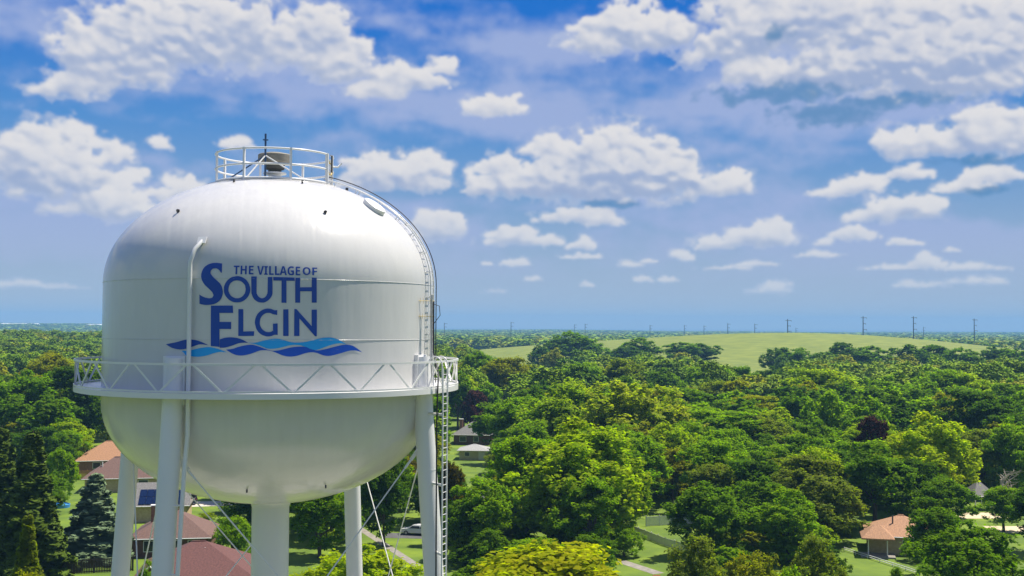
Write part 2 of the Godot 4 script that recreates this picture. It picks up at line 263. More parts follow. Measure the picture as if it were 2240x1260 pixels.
# ------------------------------------------------------------------ mesh builder
class Shape:
	var v := PackedVector3Array()
	var n := PackedVector3Array()
	var c := PackedColorArray()
	var i := PackedInt32Array()
	var ink := Color.WHITE
	var colored := false

	func point(p: Vector3, normal: Vector3) -> int:
		v.append(p)
		n.append(normal)
		if colored:
			c.append(ink)
		return v.size() - 1

	func tri(a: Vector3, b: Vector3, d: Vector3) -> void:
		var m := (b - a).cross(d - a).normalized()
		var k := point(a, m)
		point(d, m)
		point(b, m)
		i.append_array([k, k + 1, k + 2])

	func quad(a: Vector3, b: Vector3, d: Vector3, e: Vector3) -> void:
		tri(a, b, d)
		tri(a, d, e)

	func box(at: Vector3, size: Vector3, turn := Basis.IDENTITY) -> void:
		var h := size * 0.5
		var p := []
		for x in [-1, 1]:
			for y in [-1, 1]:
				for z in [-1, 1]:
					p.append(at + turn * Vector3(x * h.x, y * h.y, z * h.z))
		quad(p[0], p[1], p[3], p[2])
		quad(p[4], p[6], p[7], p[5])
		quad(p[0], p[4], p[5], p[1])
		quad(p[2], p[3], p[7], p[6])
		quad(p[0], p[2], p[6], p[4])
		quad(p[1], p[5], p[7], p[3])

	func tube(path: Array, radius, sides := 8, closed := false, capped := true) -> void:
		var count := path.size()
		var first := v.size()
		var across := Vector3.ZERO
		for k in count:
			var before: Vector3 = path[(k - 1 + count) % count] if closed or k > 0 else path[k]
			var after: Vector3 = path[(k + 1) % count] if closed or k < count - 1 else path[k]
			var along := (after - before).normalized()
			if across == Vector3.ZERO:
				across = along.cross(Vector3.UP if absf(along.y) < 0.9 else Vector3.RIGHT).normalized()
			across = (across - along * across.dot(along)).normalized()
			var up := across.cross(along).normalized()
			var r: float = radius[k] if radius is Array else radius
			for s in sides:
				var a := TAU * s / sides
				var d := across * cos(a) + up * sin(a)
				point(path[k] + d * r, d)
		for k in (count if closed else count - 1):
			for s in sides:
				var a := first + k * sides + s
				var b := first + k * sides + (s + 1) % sides
				var d := first + ((k + 1) % count) * sides + s
				var e := first + ((k + 1) % count) * sides + (s + 1) % sides
				i.append_array([a, b, d, b, e, d])
		if capped and not closed:
			for last in [0, count - 1]:
				var m: Vector3 = (path[1] - path[0]).normalized() * -1.0 if last == 0 else (path[last] - path[last - 1]).normalized()
				var r: float = radius[last] if radius is Array else radius
				if r < 0.004:
					continue
				var mid := point(path[last], m)
				var ring := []
				for s in sides:
					ring.append(point(v[first + last * sides + s], m))
				for s in sides:
					if last == 0:
						i.append_array([mid, ring[(s + 1) % sides], ring[s]])
					else:
						i.append_array([mid, ring[s], ring[(s + 1) % sides]])

	# profile of (radius, height), turned about y; sharp corners stay sharp
	func lathe(profile: Array, sides := 48, at := Vector3.ZERO) -> void:
		var dirs := []
		for k in profile.size() - 1:
			dirs.append((profile[k + 1] - profile[k]).normalized())
		for k in dirs.size():
			var here: Vector2 = dirs[k]
			var d0 := here
			var d1 := here
			if k > 0 and dirs[k - 1].dot(here) > 0.75:
				d0 = (here + dirs[k - 1]).normalized()
			if k < dirs.size() - 1 and dirs[k + 1].dot(here) > 0.75:
				d1 = (here + dirs[k + 1]).normalized()
			var first := v.size()
			for s in sides + 1:
				var a := TAU * s / sides
				var out := Vector3(sin(a), 0, cos(a))
				point(at + out * profile[k].x + Vector3.UP * profile[k].y, out * d0.y - Vector3.UP * d0.x)
				point(at + out * profile[k + 1].x + Vector3.UP * profile[k + 1].y, out * d1.y - Vector3.UP * d1.x)
			for s in sides:
				var a := first + s * 2
				i.append_array([a, a + 1, a + 2, a + 2, a + 1, a + 3])

	func made() -> ArrayMesh:
		var arrays := []
		arrays.resize(Mesh.ARRAY_MAX)
		arrays[Mesh.ARRAY_VERTEX] = v
		arrays[Mesh.ARRAY_NORMAL] = n
		if colored:
			arrays[Mesh.ARRAY_COLOR] = c
		arrays[Mesh.ARRAY_INDEX] = i
		var m := ArrayMesh.new()
		m.add_surface_from_arrays(Mesh.PRIMITIVE_TRIANGLES, arrays)
		return m


func numbered(called: String, parent: Node) -> String:
	var key := str(parent.get_instance_id()) + called
	var k: int = taken.get(key, 0)
	taken[key] = k + 1
	return called if k == 0 else "%s_%03d" % [called, k]


func obj(called: String, m, mat: Material, parent: Node3D = self) -> MeshInstance3D:
	var o := MeshInstance3D.new()
	o.name = numbered(called, parent)
	o.mesh = m.made() if m is Shape else m
	o.material_override = mat
	parent.add_child(o, true)
	return o


func thing(called: String, label: String, category: String, at := Vector3.ZERO, turn := 0.0, group := "") -> Node3D:
	var o := Node3D.new()
	o.name = numbered(called, self)
	add_child(o, true)
	o.position = at
	o.rotation.y = turn
	tag(o, label, category, group)
	return o


func tag(o: Node, label: String, category: String, group := "") -> void:
	o.set_meta("label", label)
	o.set_meta("category", category)
	if group:
		o.set_meta("group", group)


func struct(called: String, m, mat: Material, parent: Node3D = self) -> MeshInstance3D:
	var o := obj(called, m, mat, parent)
	if parent == self:
		o.set_meta("kind", "structure")
	return o


func lin(r: float, g: float, b: float) -> Color:
	return Color(r, g, b).linear_to_srgb()


func flat(r: float, g: float, b: float, rough := 0.7, metal := 0.0) -> StandardMaterial3D:
	var m := StandardMaterial3D.new()
	m.albedo_color = lin(r, g, b)
	m.roughness = rough
	m.metallic = metal
	return m


func noise_texture(freq: float, octaves: int, low: Color, high: Color, seed_: int, size := 512, kind := FastNoiseLite.TYPE_SIMPLEX_SMOOTH) -> NoiseTexture2D:
	var f := FastNoiseLite.new()
	f.seed = seed_
	f.noise_type = kind
	f.frequency = freq
	f.fractal_octaves = octaves
	var t := NoiseTexture2D.new()
	t.width = size
	t.height = size
	t.seamless = true
	t.noise = f
	var g := Gradient.new()
	g.set_color(0, low)
	g.set_color(1, high)
	t.color_ramp = g
	return t


func mottled(low: Color, high: Color, scale_: float, seed_: int, rough := 0.85, freq := 0.012, octaves := 5) -> StandardMaterial3D:
	var m := StandardMaterial3D.new()
	m.albedo_texture = noise_texture(freq, octaves, low, high, seed_)
	m.uv1_triplanar = true
	m.uv1_world_triplanar = true
	m.uv1_scale = Vector3.ONE * scale_
	m.roughness = rough
	return m


func leaf_material(r: float, g: float, b: float, through := 0.5) -> StandardMaterial3D:
	var m := StandardMaterial3D.new()
	m.albedo_color = lin(r, g, b)
	m.vertex_color_use_as_albedo = true
	m.roughness = 0.7
	m.metallic_specular = 0.22
	m.cull_mode = BaseMaterial3D.CULL_DISABLED
	m.backlight_enabled = true
	m.backlight = Color(through * 0.95, through, through * 0.3)
	return m


# ------------------------------------------------------------------ sky
func cloud_noise(seed_: int, octaves: int) -> FastNoiseLite:
	var f := FastNoiseLite.new()
	f.seed = seed_
	f.noise_type = FastNoiseLite.TYPE_SIMPLEX_SMOOTH
	f.frequency = 1.0
	f.fractal_octaves = octaves
	f.fractal_gain = 0.53
	return f


func puffs_of(cloud: Array, r: RandomNumberGenerator) -> Array:
	var out := []
	var az: float = cloud[0]
	var el: float = cloud[1]
	var w: float = cloud[2] * 1.06
	var h: float = cloud[3] * 1.12
	var k: float = cloud[4]
	var many := clampi(int(w / h * 3.0) + 4, 6, 18)
	var lean := r.randf_range(-0.55, 0.55)
	for p in many:
		var u := (p + r.randf_range(0.1, 0.9)) / many * 2.0 - 1.0
		var tall := h * (1.0 - 0.8 * pow((u - lean) / (1.0 + absf(lean)), 2.0)) * r.randf_range(0.45, 1.1)
		var ry := tall * r.randf_range(0.42, 0.56)
		var rx := minf(ry * r.randf_range(1.2, 2.2), w * 0.45)
		out.append([az + u * maxf(w * 0.5 - rx * 0.5, 0.0), el + tall - ry, rx, ry, k * r.randf_range(0.8, 1.0), el, h])
		if r.randf() < 0.6:
			var small := h * r.randf_range(0.14, 0.26)
			out.append([az + u * w * 0.5 + r.randf_range(-0.5, 0.5) * rx, el + tall * r.randf_range(0.5, 1.0) - small * 0.3, small * r.randf_range(1.0, 1.8), small, k, el, h])
	out.append([az, el + h * 0.25, w * 0.47, h * 0.30, k, el, h])
	return out


func blurred(a: PackedFloat32Array, nx: int, ny: int, times: int) -> PackedFloat32Array:
	var b := a
	for t in times:
		var c := b.duplicate()
		for y in range(1, ny - 1):
			var k := y * nx + 1
			for x in range(1, nx - 1):
				c[k] = (b[k] * 2.0 + b[k - 1] + b[k + 1] + b[k - nx] + b[k + nx]) / 6.0
				k += 1
		b = c
	return b


func sky_part(nx: int, ny: int, az0: float, el0: float, step: float, puffs: Array, bases: Array, warp: FastNoiseLite, fine: FastNoiseLite, veil: FastNoiseLite, soft: int) -> Image:
	# cell (x, y) looks at azimuth az0 + x step, elevation el0 - y step
	var count := nx * ny
	var wx := PackedFloat32Array()
	var wy := PackedFloat32Array()
	var thick := PackedFloat32Array()
	var cover := PackedFloat32Array()
	var rise := PackedFloat32Array()
	var haze := PackedFloat32Array()
	haze.resize(count)
	wx.resize(count)
	wy.resize(count)
	thick.resize(count)
	cover.resize(count)
	rise.resize(count)
	for y in ny:
		var e := deg_to_rad(el0 - y * step)
		var ce := cos(e)
		var se := sin(e)
		for x in nx:
			var a := deg_to_rad(az0 + x * step)
			var p := Vector3(sin(a) * ce, se * 1.35, -cos(a) * ce) * 36.0
			var k := y * nx + x
			wx[k] = warp.get_noise_3dv(p)
			wy[k] = fine.get_noise_3dv(p * 1.3)
	for p in puffs:
		var stretch := 1.0 / maxf(cos(deg_to_rad(p[1])), 0.15)
		var rx: float = p[2] * stretch
		var ry: float = p[3]
		var x0 := maxi(0, int((p[0] - rx * 1.6 - az0) / step))
		var x1 := mini(nx - 1, int((p[0] + rx * 1.6 - az0) / step) + 1)
		var y0 := maxi(0, int((el0 - p[1] - ry * 1.6) / step))
		var y1 := mini(ny - 1, int((el0 - p[1] + ry * 1.6) / step) + 1)
		for y in range(y0, y1 + 1):
			var el := el0 - y * step
			for x in range(x0, x1 + 1):
				var k := y * nx + x
				var dx: float = (az0 + x * step - p[0]) / rx + wx[k] * 1.0
				var dy: float = (el - p[1]) / ry + wy[k] * 0.9
				var d: float = 1.0 - dx * dx - dy * dy
				if d <= -0.6:
					continue
				var up: float = (el - p[5]) / p[6]
				if d <= 0.0:
					haze[k] = maxf(haze[k], (d + 0.6) / 0.6 * p[4] * smoothstep(-0.5, 0.3, up))
					continue
				haze[k] = 1.0
				var cut: float = smoothstep(-0.22, 0.16, up + wx[k] * 0.22) * p[4]
				var t: float = sqrt(d) * minf(ry, rx) * cut
				thick[k] = maxf(t, thick[k]) + 0.25 * minf(t, thick[k])
				var c: float = d * cut
				if c > cover[k]:
					rise[k] = lerpf(rise[k], up, 0.7) if cover[k] > 0.0 else up
				cover[k] = maxf(c, cover[k]) + 0.5 * minf(c, cover[k])
	var under := PackedFloat32Array()
	under.resize(count)
	for p in bases:
		for y in range(maxi(0, int((el0 - p[1] - p[3]) / step)), mini(ny - 1, int((el0 - p[1] + p[3]) / step)) + 1):
			for x in range(maxi(0, int((p[0] - p[2] - az0) / step)), mini(nx - 1, int((p[0] + p[2] - az0) / step)) + 1):
				var k := y * nx + x
				var dx: float = (az0 + x * step - p[0]) / (p[2] * 0.55) + wx[k] * 0.9
				var dy: float = (el0 - y * step - p[1]) / (p[3] * 0.55) + wy[k] * 0.9
				under[k] = maxf(under[k], smoothstep(1.0, 0.0, dx * dx + dy * dy))
	rise = blurred(rise, nx, ny, soft * 6)
	var round_ := blurred(thick, nx, ny, soft * 3)
	var pixels := PackedFloat32Array()
	pixels.resize(count * 3)
	var heights := [-90.0, 0.0, 1.2, 3.0, 6.0, 10.0, 15.0, 35.0, 90.0]
	var colors := [Vector3(0.12, 0.15, 0.12), Vector3(0.48, 0.53, 0.60), Vector3(0.44, 0.51, 0.61), Vector3(0.36, 0.46, 0.61), Vector3(0.22, 0.37, 0.61), Vector3(0.085, 0.27, 0.62), Vector3(0.012, 0.16, 0.60), Vector3(0.006, 0.105, 0.50), Vector3(0.005, 0.065, 0.36)]
	for y in ny:
		var el := el0 - y * step
		var s := 0
		while s < heights.size() - 2 and el > heights[s + 1]:
			s += 1
		var t: float = (el - heights[s]) / (heights[s + 1] - heights[s])
		var air: Vector3 = colors[s].lerp(colors[s + 1], clampf(t, 0, 1))
		if el < 0.0:
			air = Vector3(0.3, 0.4, 0.5)
		var e := deg_to_rad(el)
		for x in nx:
			var k := y * nx + x
			var a := deg_to_rad(az0 + x * step)
			var c := air
			# high thin veils
			var q := Vector3(sin(a) * cos(e), sin(e) * 3.6 + 0.15 * sin(a), -cos(a) * cos(e)) * 3.1
			var thin := veil.get_noise_3dv(q) + 0.20 * wx[k]
			thin = smoothstep(-0.28, 0.30, thin - 0.16 * smoothstep(10.0, 16.0, el)) * smoothstep(0.5, 4.0, el) * 0.88
			c = c.lerp(Vector3(0.37, 0.45, 0.71).lerp(Vector3(0.42, 0.49, 0.64), smoothstep(6.0, 1.0, el)), thin)
			var h := thick[k]
			var cov := cover[k]
			c = c.lerp(Vector3(0.55, 0.59, 0.71), smoothstep(0.15, 1.0, haze[k] + 0.5 * wx[k]) * 0.42)
			if under[k] > 0.0:
				c = c.lerp(Vector3(0.085, 0.24, 0.47), under[k] * 0.8)
			if cov > 0.0:
				var left := round_[k - 1] if x > 0 else h
				var right := round_[k + 1] if x < nx - 1 else h
				var above := round_[k - nx] if y > 0 else h
				var below := round_[k + nx] if y < ny - 1 else h
				var n := Vector3((left - right) / (2.0 * step) * 0.7, (below - above) / (2.0 * step) * 0.7, 1.0).normalized()
				# how much cloud lies between here and the sun
				var over := 0.0
				for far in [0.25, 0.6, 1.1]:
					var yy := y - int(far * 0.85 / step)
					var xx := x + int(far * 0.4 / step)
					if yy >= 0 and xx < nx:
						over += round_[yy * nx + xx]
				over = over / (1.0 + 0.28 * over)
				var lit := exp(-over * 0.42) * 0.62 + n.dot(Vector3(0.32, 0.78, 0.54)) * 0.30 + 0.12
				lit += 0.20 * wy[k] + 0.14 * wx[k] + 0.16 * (clampf(rise[k], 0.0, 1.0) - 0.4)
				lit = clampf(lit, 0.0, 1.0)
				var body := Vector3(0.34, 0.42, 0.62).lerp(Vector3(0.80, 0.775, 0.77), smoothstep(0.0, 0.95, lit))
				body = body.lerp(Vector3(0.11, 0.25, 0.46), under[k] * 0.9 * (1.0 - 0.8 * smoothstep(0.4, 1.0, rise[k])))
				body = body.lerp(air, 0.34 * smoothstep(7.0, 0.0, el))
				c = c.lerp(body, smoothstep(0.0, lerpf(0.95, 0.40, smoothstep(0.1, 0.7, rise[k])), cov + 0.30 * wy[k] * smoothstep(0.0, 0.15, cov)) * 0.97)
			pixels[k * 3] = c.x
			pixels[k * 3 + 1] = c.y
			pixels[k * 3 + 2] = c.z
	return Image.create_from_data(nx, ny, false, Image.FORMAT_RGBF, pixels.to_byte_array())


func sky_panorama() -> ImageTexture:
	var r := RandomNumberGenerator.new()
	r.seed = 4
	var puffs := []
	for c in CLOUDS:
		puffs.append_array(puffs_of(c, r))
	# the same fair-weather clouds all round
	for k in 240:
		var el := 0.6 + 62.0 * pow(r.randf(), 2.2)
		var az := r.randf_range(-180.0, 180.0)
		if absf(az) < 27.5 and el < 18.0:
			continue
		var w := clampf(el * r.randf_range(0.4, 1.1), 1.2, 13.0)
		for p in puffs_of([az, el, w, w * r.randf_range(0.28, 0.45), r.randf_range(0.6, 1.0)], r):
			puffs.append(p)
			for turn in [-360.0, 360.0]:
				if absf(p[0] + turn) < 200.0:
					var again: Array = p.duplicate()
					again[0] += turn
					puffs.append(again)
	var warp := cloud_noise(11, 6)
	var fine := cloud_noise(23, 6)
	var veil := cloud_noise(37, 4)
	var step := 360.0 / 1024.0
	var low := sky_part(1024, 300, -180.0 + step / 2, 90.0 - step / 2, step, puffs, CLOUD_BASES, warp, fine, veil, 0)
	var sky := Image.create(1024, 512, false, Image.FORMAT_RGBF)
	sky.fill(Color(0.3, 0.4, 0.5))
	sky.blit_rect(low, Rect2i(0, 0, 1024, 300), Vector2i.ZERO)
	sky.resize(4096, 2048, Image.INTERPOLATE_CUBIC)
	step = 360.0 / 4096.0
	var x0 := 1724
	var y0 := 800
	var high := sky_part(648, 240, -180.0 + step * (x0 + 0.5), 90.0 - step * (y0 + 0.5), step, puffs, CLOUD_BASES, warp, fine, veil, 1)
	sky.blit_rect(high, Rect2i(0, 0, 648, 240), Vector2i(x0, y0))
	# a panorama begins and ends in the -z direction
	var turned := Image.create(4096, 2048, false, Image.FORMAT_RGBF)
	turned.blit_rect(sky, Rect2i(2048, 0, 2048, 2048), Vector2i.ZERO)
	turned.blit_rect(sky, Rect2i(0, 0, 2048, 2048), Vector2i(2048, 0))
	return ImageTexture.create_from_image(turned)


# ------------------------------------------------------------------ land
func hill_height(x: float, z: float) -> float:
	return 28.6 * exp(-pow((x - 222.0) / 225.0, 2.0) - pow((z + 890.0) / 225.0, 2.0)) + 5.5 * exp(-pow((x + 10.0) / 120.0, 2.0) - pow((z + 930.0) / 150.0, 2.0))


func land_height(x: float, z: float) -> float:
	var d := sqrt(x * x + z * z)
	var h := 8.0 * exp(-pow((x + 400.0) / 300.0, 2.0) - pow((z + 1000.0) / 450.0, 2.0))
	var west := smoothstep(-0.24, -0.36, x / maxf(-z, 1.0)) if z < 0.0 else 0.5
	h += (5.0 + 22.0 * west + 2.5 * sin(x * 0.0021 + 1.3) + 1.5 * sin(x * 0.0057)) * smoothstep(3300.0, 6300.0, d)
	return h * smoothstep(150.0, 500.0, d)


func surface_height(x: float, z: float) -> float:
	return maxf(land_height(x, z), hill_height(x, z) - 0.9)


func sheet(points: Array, y: float) -> Shape:
	var s := Shape.new()
	var flat_points := PackedVector2Array()
	for p in points:
		flat_points.append(p)
	var t := Geometry2D.triangulate_polygon(flat_points)
	for k in range(0, t.size(), 3):
		var a := flat_points[t[k]]
		var b := flat_points[t[k + 1]]
		var d := flat_points[t[k + 2]]
		var p := Vector3(a.x, y, a.y)
		var q := Vector3(b.x, y, b.y)
		var w := Vector3(d.x, y, d.y)
		if (q - p).cross(w - p).y > 0.0:
			s.tri(p, q, w)
		else:
			s.tri(p, w, q)
	return s


func ribbon(path: Array, width: float, y: float) -> Shape:
	var s := Shape.new()
	for k in path.size() - 1:
		var a: Vector2 = path[k]
		var b: Vector2 = path[k + 1]
		var e: Vector2 = (b - a).orthogonal().normalized() * width * 0.5
		s.quad(Vector3(a.x - e.x, y, a.y - e.y), Vector3(a.x + e.x, y, a.y + e.y), Vector3(b.x + e.x, y, b.y + e.y), Vector3(b.x - e.x, y, b.y - e.y))
	return s


func build_land() -> void:
	var s := Shape.new()
	var rings := [0.0]
	var r := 12.0
	while r < 8600.0:
		rings.append(r)
		r *= 1.09
	var sides := 144
	for ring in rings:
		for k in sides:
			var a: float = TAU * k / sides
			var x: float = sin(a) * ring
			var z: float = -cos(a) * ring
			var e: float = maxf(2.0, ring * 0.02)
			var nrm := Vector3(land_height(x - e, z) - land_height(x + e, z), 2.0 * e, land_height(x, z - e) - land_height(x, z + e)).normalized()
			s.point(Vector3(x, land_height(x, z), z), nrm)
	for k in rings.size() - 1:
		for a in sides:
			var p := k * sides + a
			var q := k * sides + (a + 1) % sides
			s.i.append_array([p, p + sides, q, q, p + sides, q + sides])
	struct("ground", s, mats.grass)
	var plot := []
	for k in 28:
		plot.append(Vector2(TOWER.x, TOWER.z) + Vector2.from_angle(TAU * k / 28.0) * 21.0)
	struct("gravel_plot", sheet(plot, 0.012), mats.gravel)
	s = Shape.new()
	var n := 72
	for y in n + 1:
		for x in n + 1:
			var px := 150.0 + (x / float(n) - 0.5) * 1300.0
			var pz := -890.0 + (y / float(n) - 0.5) * 1100.0
			var e := 4.0
			s.point(Vector3(px, hill_height(px, pz) - 0.9, pz), Vector3(hill_height(px - e, pz) - hill_height(px + e, pz), 2.0 * e, hill_height(px, pz - e) - hill_height(px, pz + e)).normalized())
	for y in n:
		for x in n:
			var p := y * (n + 1) + x
			s.i.append_array([p, p + 1, p + n + 1, p + 1, p + n + 2, p + n + 1])
	struct("grassy_hill", s, mats.meadow)


# ------------------------------------------------------------------ tower
func on_tank(degrees: float, radius: float, y: float) -> Vector3:
	var a := deg_to_rad(degrees)
	return Vector3(sin(a) * radius, y, cos(a) * radius)


func shell_radius(y: float) -> float:
	if y <= SPRING:
		return TANK_RADIUS
	return TANK_RADIUS * sqrt(maxf(0.0, 1.0 - pow((y - SPRING) / DOME, 2.0)))


func shell_point(u: float, v: float, proud: float) -> Vector3:
	var y := CAMERA_HEIGHT + v
	return on_tank(rad_to_deg(u / TANK_RADIUS), shell_radius(y) + proud, y)


func curve_through(points: Array) -> PackedVector2Array:
	# rounds the outline except at corners sharper than about 40 degrees
	var out := PackedVector2Array()
	var n := points.size()
	for k in n:
		var a: Vector2 = points[(k - 1 + n) % n]
		var b: Vector2 = points[k]
		var c: Vector2 = points[(k + 1) % n]
		var d: Vector2 = points[(k + 2) % n]
		out.append(b)
		var sharp_b := (b - a).normalized().dot((c - b).normalized()) < 0.76
		var sharp_c := (c - b).normalized().dot((d - c).normalized()) < 0.76
		if sharp_b and sharp_c:
			continue
		if sharp_b:
			a = b + (b - c)
		if sharp_c:
			d = c + (c - b)
		for t in [0.33, 0.67]:
			out.append(b.cubic_interpolate(c, a, d, t))
	return out


func lay(s: Shape, a: Vector2, b: Vector2, c: Vector2, proud: float) -> void:
	var ab := a.distance_to(b)
	var bc := b.distance_to(c)
	var ca := c.distance_to(a)
	var most := maxf(ab, maxf(bc, ca))
	if most > 0.3:
		if most == ab:
			var m := (a + b) * 0.5
			lay(s, a, m, c, proud)
			lay(s, m, b, c, proud)
		elif most == bc:
			var m := (b + c) * 0.5
			lay(s, a, b, m, proud)
			lay(s, a, m, c, proud)
		else:
			var m := (c + a) * 0.5
			lay(s, a, b, m, proud)
			lay(s, m, b, c, proud)
		return
	if (b - a).cross(c - a) < 0.0:
		var swap := b
		b = c
		c = swap
	s.tri(shell_point(a.x, a.y, proud), shell_point(b.x, b.y, proud), shell_point(c.x, c.y, proud))


func build_sign() -> void:
	var logo := Node3D.new()
	logo.name = "painted_sign"
	tower.add_child(logo)
	for row in SIGN:
		var outline := PackedVector2Array(row[2])
		if row[0] == "wave" or row[2].size() > 20:
			outline = curve_through(row[2])
		var t := Geometry2D.triangulate_polygon(outline)
		if t.is_empty():
			print("sign outline not simple ", row[0], row[2][0])
		var s := Shape.new()
		var proud := 0.016 if row[1] == "navy" else 0.013
		for k in range(0, t.size(), 3):
			lay(s, outline[t[k]], outline[t[k + 1]], outline[t[k + 2]], proud)
		obj("wave" if row[0] == "wave" else "letter", s, mats["paint_" + row[1]], logo)
	var font := SystemFont.new()
	font.font_names = PackedStringArray(["Droid Sans"])
	font.font_weight = 700
	for row in WORDS:
		var tm := TextMesh.new()
		tm.text = row[0]
		tm.font = font
		tm.font_size = 64
		tm.pixel_size = 0.01
		tm.depth = 0.02
		tm.curve_step = 1.0
		var arrays := tm.get_mesh_arrays()
		var v: PackedVector3Array = arrays[Mesh.ARRAY_VERTEX]
		var nn: PackedVector3Array = arrays[Mesh.ARRAY_NORMAL]
		var idx: PackedInt32Array = arrays[Mesh.ARRAY_INDEX]
		var lo := Vector2(1e9, 1e9)
		var hi := -lo
		for p in v:
			lo = lo.min(Vector2(p.x, p.y))
			hi = hi.max(Vector2(p.x, p.y))
		var s := Shape.new()
		for k in range(0, idx.size(), 3):
			if nn[idx[k]].z < 0.9:
				continue
			var q := []
			for j in 3:
				var p := v[idx[k + j]]
				q.append(Vector2(remap(p.x, lo.x, hi.x, row[1], row[3]), remap(p.y, lo.y, hi.y, row[2], row[4])))
			lay(s, q[0], q[1], q[2], 0.016)
		obj("lettering", s, mats.paint_navy, logo)


func build_tower() -> void:
	tower = thing("water_tower", "tall white water tower on four legs with a blue painted sign", "water tower", TOWER, deg_to_rad(TOWER_TURN))
	# tank
	var profile := []
	for k in 33:
		var a := lerpf(-PI / 2.0 + asin(0.83 / TANK_RADIUS), 0.0, k / 32.0)
		profile.append(Vector2(TANK_RADIUS * cos(a), BOWL_TOP + BOWL * sin(a)))
	for k in range(1, 9):
		profile.append(Vector2(TANK_RADIUS, lerpf(BOWL_TOP, SPRING, k / 8.0)))
	for k in range(1, 41):
		var a := PI / 2.0 * k / 40.0
		profile.append(Vector2(maxf(TANK_RADIUS * cos(a), 0.001), SPRING + DOME * sin(a)))
	var s := Shape.new()
	s.lathe(profile, 180)
	var tank := obj("tank", s, mats.tank, tower)
	for y in [SPRING, 29.5]:
		s = Shape.new()
		var ring := []
		for k in 120:
			ring.append(on_tank(k * 3.0, TANK_RADIUS + 0.002, y))
		s.tube(ring, 0.014, 6, true)
		obj("weld_seam", s, mats.tank, tank)
	s = Shape.new()
	var ring_at := []
	for k in 120:
		ring_at.append(on_tank(k * 3.0, 2.98, SPRING + DOME * sqrt(1.0 - pow(2.98 / TANK_RADIUS, 2.0))))
	s.tube(ring_at, 0.03, 6, true)
	obj("weld_seam", s, mats.tank, tank)
	for k in 6:
		var at := on_tank(-40.0 + 60.0 * k, 6.0, SPRING + DOME * sqrt(1.0 - pow(6.0 / TANK_RADIUS, 2.0)) + 0.07)
		s = Shape.new()
		s.box(at, Vector3(0.04, 0.15, 0.12), Basis(Vector3.UP, deg_to_rad(-40.0 + 60.0 * k)))
		s.tube([at + Vector3(-0.07, 0.02, 0), at + Vector3(0.07, 0.02, 0)], 0.035, 8)
		obj("lifting_lug", s, mats.dark_steel, tank)
	for k in 6:
		var at := on_tank(-30.0 + 50.0 * k, 3.4, SPRING + DOME * sqrt(1.0 - pow(3.4 / TANK_RADIUS, 2.0)) + 0.05)
		s = Shape.new()
		s.box(at, Vector3(0.04, 0.14, 0.12), Basis(Vector3.UP, deg_to_rad(-30.0 + 50.0 * k)))
		obj("lifting_lug", s, mats.dark_steel, tank)
	for spot in [Vector2(-11, 5.0), Vector2(26, 5.1)]:
		var at := on_tank(spot.x, spot.y, BOWL_TOP - BOWL * sqrt(1.0 - pow(spot.y / TANK_RADIUS, 2.0)) - 0.02)
		s = Shape.new()
		s.tube([at, at + Vector3(0, -0.12, 0.06)], 0.035, 8)
		obj("drain_stub", s, mats.dark_steel, tank)
	build_sign()
	# oval roof hatch beside the ladder
	s = Shape.new()
	var hatch_at := on_tank(52.0, 5.35, 0)
	hatch_at.y = SPRING + DOME * sqrt(1.0 - pow(5.35 / TANK_RADIUS, 2.0))
	var up := Vector3(hatch_at.x / 53.29, (hatch_at.y - SPRING) / (DOME * DOME), hatch_at.z / 53.29).normalized()
	var side := up.cross(Vector3(hatch_at.x, 0, hatch_at.z).normalized()).normalized()
	var tilt := Basis(side, up, side.cross(up))
	s.lathe([Vector2(0.001, 0.2), Vector2(0.36, 0.2), Vector2(0.42, 0.16), Vector2(0.42, -0.06)], 28)
	var hatch := obj("roof_hatch", s, mats.white, tower)
	hatch.transform = Transform3D(tilt.scaled_local(Vector3(1.0, 1.0, 1.35)), hatch_at)
	# riser
	s = Shape.new()
	s.lathe([Vector2(0.86, 0.0), Vector2(0.86, 0.4), Vector2(0.83, 0.42), Vector2(0.83, 21.9), Vector2(0.88, 22.1), Vector2(1.02, 22.28)], 64)
	obj("centre_column", s, mats.white, tower)
	# legs
	var legs := [-30.5, 58.5, 148.5, -121.5]
	for k in 4:
		s = Shape.new()
		s.tube([on_tank(legs[k], 9.57, 0.0), on_tank(legs[k], 9.57 - 0.0785 * 28.75, 28.75)], 0.42, 40)
		var leg := obj("leg", s, mats.white, tower)
		s = Shape.new()
		s.lathe([Vector2(0.001, 0.5), Vector2(0.8, 0.5), Vector2(0.8, 0.0)], 4)
		var foot := obj("footing", s, mats.concrete, leg)
		foot.position = on_tank(legs[k], 9.57, 0.0)
		# pad plate where the leg meets the shell
		s = Shape.new()
		var turn := Basis(Vector3.UP, deg_to_rad(legs[k]))
		s.box(on_tank(legs[k], 7.36, 27.9), Vector3(1.0, 1.9, 0.16), turn)
		obj("pad_plate", s, mats.white, leg)
		s = Shape.new()
		s.tube([on_tank(legs[k], 9.57 - 0.0785 * 23.9, 23.9), on_tank(legs[k], 9.57 - 0.0785 * 23.95, 23.95)], 0.428, 40)
		obj("weld_seam", s, mats.white, leg)
